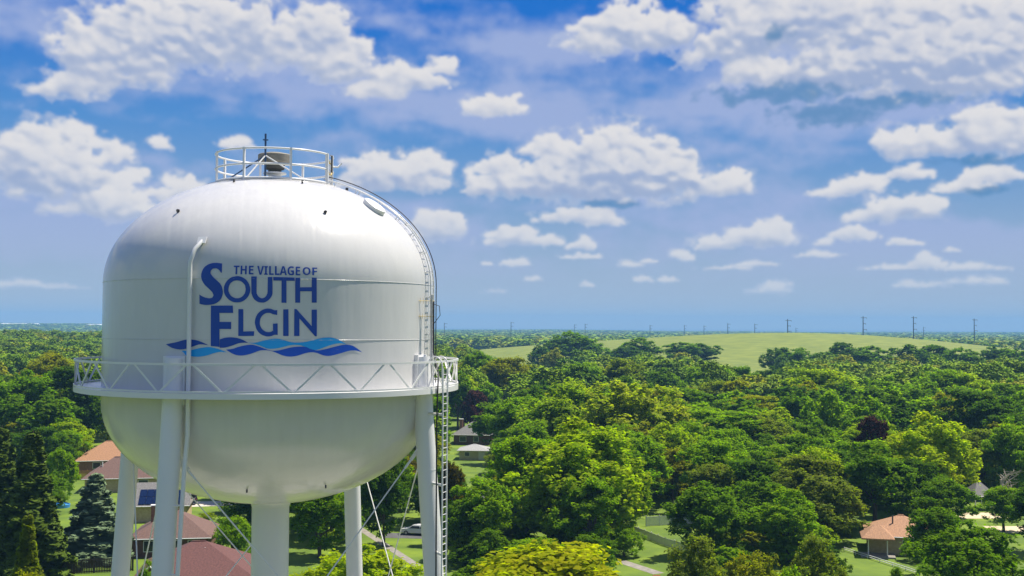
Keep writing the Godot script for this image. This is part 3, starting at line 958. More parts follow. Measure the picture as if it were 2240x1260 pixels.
	# struts and bracing rods between neighbouring legs
	for k in 4:
		var j := (k + 1) % 4
		var low := 11.2
		var a0 := on_tank(legs[k], 9.57 - 0.0785 * 25.2, 25.2)
		var b0 := on_tank(legs[j], 9.57 - 0.0785 * 25.2, 25.2)
		var a1 := on_tank(legs[k], 9.57 - 0.0785 * low, low)
		var b1 := on_tank(legs[j], 9.57 - 0.0785 * low, low)
		s = Shape.new()
		s.tube([a1, b1], 0.16, 14)
		obj("strut", s, mats.white, tower)
		for pair in [[a0, b1], [b0, a1], [a1, on_tank(legs[j], 9.5, 0.7)], [b1, on_tank(legs[k], 9.5, 0.7)]]:
			s = Shape.new()
			s.tube([pair[0], pair[1]], 0.03, 8)
			var rod := obj("brace_rod", s, mats.white, tower)
			if pair[0].y > 20.0:
				var way: Vector3 = (pair[1] - pair[0]).normalized()
				s = Shape.new()
				var mid: Vector3 = pair[0] + way * 0.62
				var flatwise := way.cross(Vector3(pair[0].x, 0, pair[0].z).normalized()).normalized()
				s.box(mid, Vector3(0.9, 0.24, 0.03), Basis(way, flatwise, way.cross(flatwise).normalized()))
				obj("gusset_plate", s, mats.white, rod)
				s = Shape.new()
				s.tube([pair[0] + way * 1.1, pair[0] + way * 1.5], 0.055, 8)
				obj("turnbuckle", s, mats.white, rod)
	# balcony
	s = Shape.new()
	s.lathe([Vector2(7.2, 27.2), Vector2(8.3, 27.25), Vector2(8.3, 27.24), Vector2(8.42, 27.24), Vector2(8.42, 27.46), Vector2(8.39, 27.46), Vector2(8.39, 27.44), Vector2(7.2, 27.44)], 160)
	obj("balcony_floor", s, mats.white, tower)
	var rail := Node3D.new()
	rail.name = "balcony_railing"
	tower.add_child(rail)
	for bar in [[28.57, 0.045, 0.06], [27.52, 0.03, 0.05]]:
		s = Shape.new()
		s.lathe([Vector2(8.42 - bar[2], bar[0] - bar[1]), Vector2(8.42, bar[0] - bar[1]), Vector2(8.42, bar[0] + bar[1]), Vector2(8.42 - bar[2], bar[0] + bar[1]), Vector2(8.42 - bar[2], bar[0] - bar[1])], 160)
		obj("rail", s, mats.white, rail)
	for k in 20:
		for side_ in [-1, 1]:
			var top: float = -3.6 + 18.0 * k + side_ * 0.85
			var foot: float = -3.6 + 18.0 * k + side_ * 8.7
			var a := on_tank(top, 8.39, 28.56)
			var b := on_tank(foot, 8.39, 27.5)
			var along := (b - a).normalized()
			var out := Vector3((a + b).x, 0, (a + b).z).normalized()
			var flatwise := along.cross(out).normalized()
			s = Shape.new()
			s.box((a + b) * 0.5, Vector3(a.distance_to(b), 0.075, 0.012), Basis(along, flatwise, along.cross(flatwise).normalized()))
			s.box((a + b) * 0.5 - out * 0.03, Vector3(a.distance_to(b), 0.012, 0.055), Basis(along, flatwise, along.cross(flatwise).normalized()))
			obj("brace_bar", s, mats.white, rail)
	# overflow pipe down the shell and the leg
	var pipe := [shell_point(-2.85, 3.45, -0.05), shell_point(-3.0, 3.1, 0.36), shell_point(-3.12, 2.75, 0.52)]
	pipe[2] = on_tank(-25.2, TANK_RADIUS + 0.2, 32.55)
	pipe[1] = on_tank(-24.0, TANK_RADIUS + 0.12, 33.05)
	pipe[0] = on_tank(-23.2, 7.0, 33.4)
	pipe.append_array([on_tank(-25.2, TANK_RADIUS + 0.2, 32.3), on_tank(-25.2, TANK_RADIUS + 0.2, 25.8), on_tank(-25.6, 7.62, 24.4), on_tank(-25.8, 8.0, 20.0), on_tank(-26.6, 9.55, 0.5)])
	s = Shape.new()
	s.tube(pipe, 0.085, 14)
	var overflow := obj("overflow_pipe", s, mats.white, tower)
	s = Shape.new()
	s.box(on_tank(-23.2, 7.06, 33.42), Vector3(0.36, 0.3, 0.04), Basis(Vector3.UP, deg_to_rad(-23.2)) * Basis(Vector3.RIGHT, -0.5))
	obj("flange", s, mats.white, overflow)
	for y in [23.1, 20.5, 16.0]:
		s = Shape.new()
		s.tube([on_tank(-30.5, 9.57 - 0.0785 * y, y) + on_tank(-30.5, 0.4, 0), on_tank(-25.7, 7.6 + (24.4 - y) * 0.085, y)], 0.03, 6)
		obj("bracket", s, mats.white, overflow)
	build_ladders()
	build_roof()


func ladder(called: String, path: Array, across: Array, half: float, rail_radius: float, every: float) -> Node3D:
	var root := Node3D.new()
	root.name = numbered(called, tower)
	tower.add_child(root)
	for side in [-1, 1]:
		var line := []
		for k in path.size():
			line.append(path[k] + across[k] * half * side)
		var s := Shape.new()
		s.tube(line, rail_radius, 8)
		obj("rail", s, mats.white, root)
	var carried := every * 0.5
	for k in path.size() - 1:
		var long: float = path[k].distance_to(path[k + 1])
		while carried < long:
			var t := carried / long
			var p: Vector3 = path[k].lerp(path[k + 1], t)
			var d: Vector3 = across[k].lerp(across[k + 1], t).normalized()
			var s := Shape.new()
			s.tube([p - d * half, p + d * half], 0.016, 6)
			obj("rung", s, mats.white, root)
			carried += every
		carried -= long
	return root


func build_ladders() -> void:
	var s: Shape
	# ladder from the ground to the balcony
	var at := on_tank(55.3, 8.72, 0)
	var tangent := on_tank(55.3 + 90.0, 1.0, 0)
	var low := ladder("leg_ladder", [at + Vector3.UP * 0.3, at + Vector3.UP * 28.3], [tangent, tangent], 0.21, 0.035, 0.31)
	for side in [-1, 1]:
		var hoop := []
		for k in 13:
			var a := PI * k / 12.0
			hoop.append(at + tangent * 0.27 * side + Vector3.UP * (28.35 + sin(a) * 0.45) - on_tank(55.3, 1.0, 0) * (0.35 - cos(a) * 0.35))
		hoop.append(hoop[-1] + Vector3.DOWN * 0.9)
		hoop.push_front(hoop[0] + Vector3.DOWN * 0.9)
		s = Shape.new()
		s.tube(hoop, 0.028, 8)
		obj("grab_hoop", s, mats.white, low)
	for y in [26.35, 23.4, 20.5, 15.0, 9.0, 3.0]:
		s = Shape.new()
		var leg_face := on_tank(58.5, 9.57 - 0.0785 * y, y)
		s.tube([leg_face, at + Vector3.UP * y + tangent * -0.21], 0.06, 8)
		obj("bracket", s, mats.white, low)
	# ladder up the shell and over the dome
	var path := []
	var across := []
	var dir := 66.0
	var flat_across := on_tank(dir + 90.0, 1.0, 0)
	for k in 9:
		path.append(on_tank(dir, TANK_RADIUS + 0.19, lerpf(27.6, SPRING, k / 8.0)))
		across.append(flat_across)
	for k in range(1, 22):
		var a := deg_to_rad(71.0) * k / 21.0
		path.append(on_tank(dir, (TANK_RADIUS + 0.19) * cos(a), SPRING + (DOME + 0.19) * sin(a)))
		across.append(flat_across)
	var high := ladder("shell_ladder", path, across, 0.22, 0.03, 0.31)
	for k in range(1, path.size(), 3):
		for side in [-1, 1]:
			s = Shape.new()
			var p: Vector3 = path[k] + flat_across * 0.22 * side
			var inward := Vector3(p.x, maxf(0.0, p.y - SPRING) * 2.27, p.z).normalized()
			s.tube([p, p - inward * 0.27], 0.02, 6)
			obj("stand_off", s, mats.white, high)
	# steel safety cable following the ladder
	var line := []
	for k in path.size():
		line.append(path[k] + flat_across * 0.1 + Vector3(path[k].x, maxf(0.0, path[k].y - SPRING) * 2.0, path[k].z).normalized() * 0.16)
	s = Shape.new()
	s.tube(line, 0.022, 6)
	obj("safety_cable", s, mats.cable, high)
	# mast with two aerials on the balcony, cables running down beside the ladder
	var mast := Node3D.new()
	mast.name = "aerial_mast"
	tower.add_child(mast)
	var foot := on_tank(62.0, 7.66, 27.46)
	s = Shape.new()
	s.tube([foot, foot + Vector3.UP * 4.0], 0.035, 8)
	obj("pole", s, mats.grey_steel, mast)
	for y in [3.72, 3.05]:
		var wide := 0.9 if y > 3.5 else 0.7
		var boom := on_tank(-62.0, 1.0, 0)
		s = Shape.new()
		s.tube([foot + Vector3.UP * y - boom * 0.15, foot + Vector3.UP * y + boom * wide], 0.014, 6)
		for k in 5:
			var p: Vector3 = foot + Vector3.UP * y + boom * (0.1 + k * wide * 0.19)
			s.tube([p + Vector3.UP * 0.12, p + Vector3.DOWN * 0.12], 0.008, 5)
		obj("aerial", s, mats.brass, mast)
	s = Shape.new()
	s.tube([foot + Vector3(0.05, 3.6, 0.06), foot + Vector3(0.32, 3.5, 0.05), foot + Vector3(0.36, 3.1, 0.05), foot + Vector3(0.06, 2.7, 0.06)], 0.016, 6)
	obj("cable", s, mats.cable, mast)
	for k in 2:
		s = Shape.new()
		var o := tangent * (0.05 * k)
		s.tube([foot + Vector3(0.06, 3.7, 0.06) + o, foot + Vector3(0.06, 1.5, 0.08) + o, foot + Vector3(0.2, 1.0, 0.1) + o, at + Vector3(-0.3, 28.0, 0) + o, at + Vector3(-0.34, 27.3, 0.05) + o, at + Vector3(-0.36, 26.0, 0.0) + o, at + Vector3(-0.34, 18.0, 0.0) + o, at + Vector3(-0.34, 0.3, 0.0) + o], 0.024, 6)
		obj("cable", s, mats.cable, mast)


func build_roof() -> void:
	var s: Shape
	var top := SPRING + DOME
	var ring_y := 36.38
	# railing
	var rail := Node3D.new()
	rail.name = "roof_railing"
	tower.add_child(rail)
	for y in [ring_y + 0.1, ring_y + 0.72, ring_y + 1.4]:
		s = Shape.new()
		var ring := []
		for k in 91:
			ring.append(on_tank(71.0 + 350.0 * k / 90.0, 2.62, y))
		s.tube(ring, 0.045 if y > ring_y + 0.5 else 0.05, 10)
		obj("rail", s, mats.white, rail)
	for k in 8:
		var d := -30.0 + 45.0 * k
		s = Shape.new()
		s.box(on_tank(d, 2.62, ring_y + 0.7), Vector3(0.09, 1.5, 0.09), Basis(Vector3.UP, deg_to_rad(d)))
		obj("post", s, mats.white, rail)
	for d in [60.0, 72.0]:
		s = Shape.new()
		s.box(on_tank(d, 2.68, ring_y + 0.7), Vector3(0.07, 1.45, 0.07), Basis(Vector3.UP, deg_to_rad(d)))
		obj("gate_post", s, mats.white, rail)
	s = Shape.new()
	s.tube([on_tank(71.0, 2.62, ring_y + 0.9), on_tank(76.0, 2.9, ring_y + 0.92), on_tank(77.0, 3.05, ring_y + 1.1)], 0.045, 8)
	obj("rail_end", s, mats.white, rail)
	for y in [0.5, 1.0]:
		s = Shape.new()
		s.tube([on_tank(60.0, 2.68, ring_y + y + 0.2), on_tank(64.0, 2.68, ring_y + y), on_tank(68.0, 2.68, ring_y + y), on_tank(72.0, 2.68, ring_y + y + 0.2)], 0.03, 6)
		obj("gate_chain", s, mats.brass, rail)
	s = Shape.new()
	s.tube([on_tank(66.0, 2.75, ring_y + 0.6), on_tank(66.0, 2.75, ring_y + 1.35)], 0.04, 8)
	obj("gate_stop", s, mats.dark_steel, rail)
	s = Shape.new()
	s.lathe([Vector2(2.56, top - 0.5), Vector2(2.56, ring_y + 0.14), Vector2(2.6, ring_y + 0.14), Vector2(2.6, top - 0.6)], 96)
	obj("kerb_ring", s, mats.white, rail)
	# vent
	var vent := Node3D.new()
	vent.name = "roof_vent"
	vent.position = Vector3(0, top, 0)
	tower.add_child(vent)
	s = Shape.new()
	s.lathe([Vector2(0.3, -0.1), Vector2(0.3, 0.22), Vector2(0.52, 0.22), Vector2(0.52, 0.28), Vector2(0.3, 0.28), Vector2(0.3, 0.32)], 32)
	obj("neck", s, mats.white, vent)
	s = Shape.new()
	s.lathe([Vector2(0.3, 0.3), Vector2(0.3, 0.42), Vector2(0.43, 0.44), Vector2(0.45, 0.78)], 32)
	obj("mesh_drum", s, mats.vent_dark, vent)
	s = Shape.new()
	s.lathe([Vector2(0.44, 0.7), Vector2(0.76, 0.74), Vector2(0.76, 1.08), Vector2(0.72, 1.12), Vector2(0.35, 1.2), Vector2(0.001, 1.22)], 40)
	obj("cap", s, mats.vent, vent)
	# light mast on three stays in front of the vent
	var stand := Node3D.new()
	stand.name = "light_mast"
	tower.add_child(stand)
	var foot := on_tank(-28.0, 0.9, top - 0.05)
	s = Shape.new()
	s.tube([foot, foot + Vector3.UP * 1.98], 0.045, 8)
	s.box(foot + Vector3.UP * 1.7, Vector3(0.24, 0.05, 0.05))
	obj("pole", s, mats.blue_steel, stand)
	for spread in [[-70.0, 2.3, mats.blue_steel], [-38.0, 2.1, mats.white], [40.0, 2.2, mats.white]]:
		s = Shape.new()
		s.tube([foot + Vector3.UP * 1.0, on_tank(spread[0], spread[1], ring_y + 0.1)], 0.035, 6)
		obj("stay", s, spread[2], stand)


# ------------------------------------------------------------------ trees
func toss() -> Vector3:
	while true:
		var p := Vector3(rng.randf_range(-1, 1), rng.randf_range(-1, 1), rng.randf_range(-1, 1))
		if p.length_squared() < 1.0 and p.length_squared() > 0.01:
			return p.normalized()
	return Vector3.UP


func leaf(s: Shape, p: Vector3, normal: Vector3, size: float, tone: Color, long := 1.5, lean := Vector3.ZERO) -> void:
	var a := normal.cross(lean if lean != Vector3.ZERO else toss()).normalized()
	var b := normal.cross(a).normalized()
	s.ink = tone
	var h := size * 0.5
	var k := s.point(p - b * h * long, normal)
	s.point(p + a * h + normal * h * 0.25, normal)
	s.point(p + b * h * long, normal)
	s.point(p - a * h + normal * h * 0.25, normal)
	s.i.append_array([k, k + 2, k + 1, k, k + 3, k + 2])


# broad crowns are made 13 m wide and 15 m tall, then stretched to each tree
func crown_shape(form: String, seed_: int, leaves: int, size: float) -> Array:
	rng.seed = seed_
	var s := Shape.new()
	s.colored = true
	var w := Shape.new()
	if form == "spruce":
		for whorl in 20:
			var t := 0.06 + 0.93 * whorl / 20.0
			var reach := (1.0 - t) * 4.0 + 0.25
			var arms := 9 if t < 0.7 else 6
			for arm in arms:
				var turn := TAU * (arm + rng.randf() * 0.6) / arms + whorl * 1.3
				var out := Vector3(sin(turn), 0, cos(turn))
				var far := reach * rng.randf_range(0.72, 1.1)
				var from := Vector3(0, t * 15.0 + rng.randf_range(-0.2, 0.2), 0)
				var droop := 0.28 * (1.0 - t) + 0.04
				w.tube([from, from + out * far * 0.85 + Vector3.DOWN * far * droop * 0.8], [0.05, 0.015], 4, false, false)
				var tone := rng.randf_range(0.72, 1.0)
				var here := int(leaves / 20.0 / arms * (0.35 + 1.3 * (1.0 - t)))
				for l in here:
					var u := sqrt(rng.randf_range(0.04, 1.0))
					var wide := far * 0.26 * (1.15 - u) + 0.1
					var sideways := out.cross(Vector3.UP)
					var p := from + out * far * u + Vector3.DOWN * far * droop * u * u + sideways * rng.randf_range(-wide, wide) + Vector3.UP * rng.randf_range(-0.3, 0.12)
					p += Vector3.DOWN * rng.randf() * 0.25 * u
					var shade := tone * rng.randf_range(0.8, 1.0)
					leaf(s, p, (Vector3.UP * 0.75 + out * 0.35 + toss() * 0.55).normalized(), size, Color(shade, shade, shade), 2.2, sideways + toss() * 0.5)
		w.tube([Vector3(0, -0.6, 0), Vector3(0, 5, 0), Vector3(0, 14.6, 0)], [0.28, 0.2, 0.03], 10)
		return [s.made(), w.made()]
	var r := 6.5
	var mid := 8.0
	var ry := 7.2
	var clumps := 130
	var c_size := Vector2(0.8, 1.5)
	var squash := 0.8
	var low := -0.8
	match form:
		"oval":
			r = 5.6
			clumps = 110
			ry = 7.4
			mid = 8.1
		"maple":
			clumps = 190
			c_size = Vector2(0.65, 1.3)
			squash = 0.95
			low = -0.8
			mid = 7.5
			ry = 7.6
		"silver":
			clumps = 160
			c_size = Vector2(0.6, 1.35)
			squash = 1.15
			low = -0.8
			mid = 7.5
			ry = 7.6
		"locust":
			clumps = 70
			c_size = Vector2(1.2, 2.0)
			squash = 0.3
			mid = 10.6
			ry = 4.4
		"shrub":
			clumps = 90
			mid = 6.4
			ry = 7.8
			c_size = Vector2(0.8, 1.5)
			squash = 1.1
			low = -0.9
	if form == "dome":
		clumps = 110
		c_size = Vector2(0.9, 1.5)
	var centres := []
	var weights := []
	var total := 0.0
	# a few large boughs make the outline uneven; clumps sit on the boughs
	var boughs := []
	for k in (5 if form == "dome" else 12):
		var d := toss()
		d.y = absf(d.y) * (1.0 if k % 3 else -0.9)
		d = d.normalized()
		boughs.append([Vector3(d.x * r, d.y * ry, d.z * r) * rng.randf_range(0.42, 0.60), rng.randf_range(0.36, 0.54)])
	boughs.append([Vector3(0, ry * 0.45, 0), 0.5])
	for k in clumps:
		var bough: Array = boughs[k % boughs.size()]
		var d := toss()
		if d.y < low:
			d.y = -d.y
		var p: Vector3 = bough[0] + Vector3(d.x * r, d.y * ry, d.z * r) * bough[1] * rng.randf_range(0.72, 1.0)
		if form == "locust":
			p.y = roundf(p.y / 1.5) * 1.5 + rng.randf_range(-0.2, 0.2)
		var c := rng.randf_range(c_size.x, c_size.y)
		var twigs := []
		for j in 16:
			var twig := toss()
			if twig.dot(p.normalized()) < -0.35:
				twig = -twig
			twigs.append(twig * rng.randf_range(0.62, 1.45))
		centres.append([Vector3(0, mid, 0) + p, c, rng.randf_range(0.84, 1.0), rng.randf_range(-0.06, 0.06), p.normalized(), twigs])
		total += c * c
		weights.append(total)
	for l in leaves:
		var pick := rng.randf() * total
		var k := weights.bsearch(pick)
		var cl: Array = centres[mini(k, centres.size() - 1)]
		var twig: Vector3 = cl[5][rng.randi() % 16]
		var d := (twig.normalized() + toss() * rng.randf_range(0.1, 0.55)).normalized()
		var reach: float = cl[1] * twig.length() * sqrt(rng.randf_range(0.12, 1.0)) * rng.randf_range(0.9, 1.15)
		var p: Vector3 = cl[0] + Vector3(d.x, d.y * squash, d.z) * reach
		if form == "silver":
			p += cl[4] * reach * 0.25 * rng.randf()
		var n := (d * 0.38 + Vector3.UP * 0.80 + toss() * 0.75).normalized()
		var tone: float = cl[2] * rng.randf_range(0.88, 1.0)
		var warm: float = cl[3] + rng.randf_range(-0.05, 0.05)
		leaf(s, p, n, size * rng.randf_range(0.75, 1.2), Color(clampf(tone * (0.94 + warm), 0, 1), tone * 0.97, clampf(tone * (0.9 - warm), 0, 1)), 1.35)
	# trunk and limbs
	var fork := 3.2 if form != "shrub" else 1.0
	w.tube([Vector3(0, -0.6, 0), Vector3(0, 0.3, 0), Vector3(0.1, fork, 0.05), Vector3(0.0, mid + 2.0, 0.1)], [0.5, 0.36, 0.28, 0.08], 10)
	for k in 11:
		var cl: Array = centres[(k * 7) % centres.size()]
		var from := Vector3(0.08, fork + k * 0.28, 0.04)
		var to: Vector3 = cl[0]
		w.tube([from, from.lerp(to, 0.5) + Vector3.UP * 0.5, to], [0.17, 0.1, 0.03], 6, false, false)
	return [s.made(), w.made()]


func bare_shape(seed_: int) -> Mesh:
	rng.seed = seed_
	var w := Shape.new()
	w.tube([Vector3(0, -0.5, 0), Vector3(0.1, 5, 0), Vector3(0.3, 9, 0.2)], [0.34, 0.26, 0.16], 8)
	for k in 12:
		var from := Vector3(0.15, 4.0 + k * 0.45, 0.08)
		var d := toss()
		d.y = absf(d.y) + 0.6
		d = d.normalized()
		var a := from + d * rng.randf_range(1.6, 2.8)
		var b := a + (d + toss() * 0.6).normalized() * rng.randf_range(1.2, 2.4)
		w.tube([from, a, b], [0.13, 0.08, 0.02], 6, false, false)
		for j in 4:
			var e := from.lerp(b, 0.35 + j * 0.16)
			w.tube([e, e + (d + toss()).normalized() * rng.randf_range(0.7, 1.5)], [0.045, 0.012], 5, false, false)
	return w.made()


func plant(called: String, form: String, tint: String, at: Vector3, height: float, radius: float, near: bool, label: String, group: String, k: int) -> void:
	var o := thing(called, label, "shrub" if called == "shrub" else "tree", at, 0.0, group)
	var turn := Basis(Vector3.UP, fmod(k * 2.399, TAU))
	if form == "bare":
		var trunk := obj("trunk", trunks.bare, mats.pale_bark, o)
		trunk.transform.basis = turn.scaled(Vector3(radius / 3.2, height / 13.5, radius / 3.2))
		return
	var wide := 4.1 if form == "spruce" else 6.0
	var tall := 15.0 if form == "spruce" else 15.6
	var set_: Array = crowns[form + ("" if near else "_far")]
	var pair: Array = set_[k % set_.size()]
	var basis_ := turn.scaled(Vector3(radius / wide, height / tall, radius / wide))
	var trunk := obj("trunk", pair[1], mats.bark, o)
	trunk.transform.basis = basis_
	var crown := obj("crown", pair[0], mats["leaf_" + tint], o)
	crown.transform.basis = basis_


const ONES := ["", "first", "second", "third", "fourth", "fifth", "sixth", "seventh", "eighth", "ninth", "tenth", "eleventh", "twelfth", "thirteenth", "fourteenth", "fifteenth", "sixteenth", "seventeenth", "eighteenth", "nineteenth"]
const TENS := ["", "", "twent", "thirt", "fort", "fift", "sixt", "sevent", "eight", "ninet"]


func ordinal(k: int) -> String:
	if k < 20:
		return ONES[k]
	return TENS[k / 10] + ("ieth" if k % 10 == 0 else "y-" + ONES[k % 10])


func build_trees() -> void:
	for form in ["broad", "oval", "maple", "silver", "locust", "shrub", "spruce"]:
		var near := []
		var leaves: int = {"broad": 22000, "maple": 26000, "silver": 24000, "spruce": 18000, "locust": 16000, "shrub": 14000, "oval": 18000}[form]
		for k in (3 if form in ["broad", "maple"] else 2):
			near.append(crown_shape(form, 100 + k * 17 + form.length(), leaves, 0.36 if form == "spruce" else 0.34))
		crowns[form] = near
	for form in ["broad", "oval", "shrub"]:
		var far := []
		for k in 3:
			far.append(crown_shape(form, 500 + k * 13 + form.length(), 6500, 0.58))
		crowns[form + "_far"] = far
	var domes := []
	for k in 3:
		domes.append(crown_shape("dome", 700 + k, 8000, 0.5))
	crowns.dome = domes
	trunks.bare = bare_shape(77)
	var placed := []
	for k in TREES.size():
		var t: Array = TREES[k]
		var y := surface_height(t[2], t[3])
		var called := "maple_tree" if t[0] in ["maple", "silver"] else "spruce_tree" if t[0] == "spruce" else "locust_tree" if t[0] == "locust" else "shrub" if t[0] == "shrub" else "dead_tree" if t[0] == "bare" else "broadleaf_tree"
		var far: bool = t[3] < -430.0
		plant(called, t[0], t[1], Vector3(t[2], y, t[3]), t[4] - y, t[5], not far, t[6], "shrubs in the gardens" if called == "shrub" else "trees of the suburb", k)
		placed.append(Vector3(t[2], t[3], t[5]))
	# the canopy between and beyond the trees singled out above
	rng.seed = 9
	var spots := []
	var z := 246.0
	while z < 345.0:
		var x := -0.47 * z
		while x < 0.49 * z:
			var p := Vector2(x + rng.randf_range(-4.5, 4.5), -z + rng.randf_range(-4.5, 4.5))
			var kind := rng.randi()
			var high := rng.randf_range(12.0, 17.5)
			x += 14.0
			if not open_ground(p) and in_clear_view(p):
				var free := true
				for q in placed:
					if p.distance_to(Vector2(q.x, q.y)) < q.z * 0.8 + 2.0:
						free = false
				if free:
					spots.append([p, kind, high])
		z += 13.0
	z = 152.0
	while z < 244.0:
		var x := -0.46 * z
		while x < 0.49 * z:
			var p := Vector2(x + rng.randf_range(-3.5, 3.5), -z + rng.randf_range(-3.5, 3.5))
			var kind := rng.randi()
			var high := rng.randf_range(8.0, 13.5)
			x += 9.0
			if not garden(p):
				var free := true
				for q in placed:
					if p.distance_to(Vector2(q.x, q.y)) < q.z * 0.5 + 1.5:
						free = false
				if free:
					spots.append([p, kind, high])
		z += 9.0
	z = 118.0
	while z < 172.0:
		var x := -0.06 * z
		while x < 0.3 * z:
			var p := Vector2(x + rng.randf_range(-2.4, 2.4), -z + rng.randf_range(-2.4, 2.4))
			var kind := rng.randi()
			var high := rng.randf_range(2.0, 4.6)
			x += 5.6
			var a := p.x / -p.y
			if a > -0.05 and a < 0.088 and z > 124.0 or a > 0.16 and a < 0.285:
				spots.append([p, kind, high])
		z += 6.0
	spots.sort_custom(func(a, b): return a[0].x / -a[0].y < b[0].x / -b[0].y)
	var tints := ["mid", "bright", "dark", "mid", "olive", "lime", "grey", "dark", "bright", "mid"]
	var words := {"mid": "mid green", "bright": "bright green", "dark": "dark green", "olive": "olive green", "lime": "lime green", "grey": "dull green"}
	var counts := {}
	for s in spots:
		var p: Vector2 = s[0]
		var a: float = p.x / -p.y
		var zone := "beyond the dark broadleaf tree beside the tower" if a < -0.3 else "between the tower and the wind tossed maple" if a < 0.08 else "between the wind tossed maple and the hill" if a < 0.24 else "in the canopy below the grassy hill" if a < 0.36 else "in the canopy below the dark belt"
		if p.y > -245.0:
			zone = "seen under the tank between the legs" if a < -0.09 else "between the ladder and the large lime maple" if a < 0.06 else "among the gardens behind the white fences" if a < 0.2 else "between the pale house and the grey green tree" if a < 0.27 else "behind the tan roofed house" if a < 0.37 else "by the sandy driveways"
		var tint: String = tints[s[1] % tints.size()]
		var key := tint + zone
		counts[key] = counts.get(key, 0) + 1
		var y := surface_height(p.x, p.y)
		if s[2] < 5.0:
			counts[key] -= 1
			var under := "under the large lime maple" if a < 0.1 else "below the dark tree and the grey green tree"
			key = tint + under
			counts[key] = counts.get(key, 0) + 1
			plant("shrub", "shrub", tint, Vector3(p.x, y, p.y), s[2], s[2] * rng.randf_range(0.55, 0.85), false, "%s %s shrub %s" % [ordinal(counts[key]), words[tint], under], "shrubs in the gardens", s[1] % 97)
			continue
		plant("broadleaf_tree", "broad" if s[1] % 3 else "oval", tint, Vector3(p.x, y, p.y), s[2], rng.randf_range(5.0, 8.0) if p.y < -245.0 else s[2] * 0.5, p.y > -245.0, "%s %s tree %s" % [ordinal(counts[key]), words[tint], zone], "trees of the suburb", s[1] % 97)
	print("trees ", TREES.size(), " + ", spots.size())
	build_woods(placed)


func open_ground(p: Vector2) -> bool:
	var a := p.x / -p.y
	if a > -0.075 and a < -0.012 and p.y > -312.0:
		return true
	if a > -0.362 and a < -0.335 and p.y > -335.0 or a > -0.372 and a < -0.31 and p.y > -262.0:
		return true
	return false


func garden(p: Vector2) -> bool:
	# lawns, houses and drives that stay free of trees
	var a := p.x / -p.y
	var z := -p.y
	if open_ground(p):
		return true
	if a < -0.335 and (a > -0.385 or z < 224.0):
		return true
	if a < -0.235 and z < 222.0:
		return true
	if a < -0.19 and z < 160.0 or a > -0.14 and a < -0.07 and z < 178.0:
		return true
	if a > 0.088 and a < 0.172 and z < 182.0 or a > 0.295 and a < 0.365 and z < 172.0 or a > 0.37 and a < 0.455 and z < 198.0:
		return true
	return false


func in_clear_view(p: Vector2) -> bool:
	var a := p.x / -p.y
	return a < -0.345 or a > -0.085


func meadow(p: Vector2) -> bool:
	# the mown hill and the strip of grass before it
	var h := hill_height(p.x, p.y)
	return h > 3.2 and p.y < -600.0 or h > 7.0


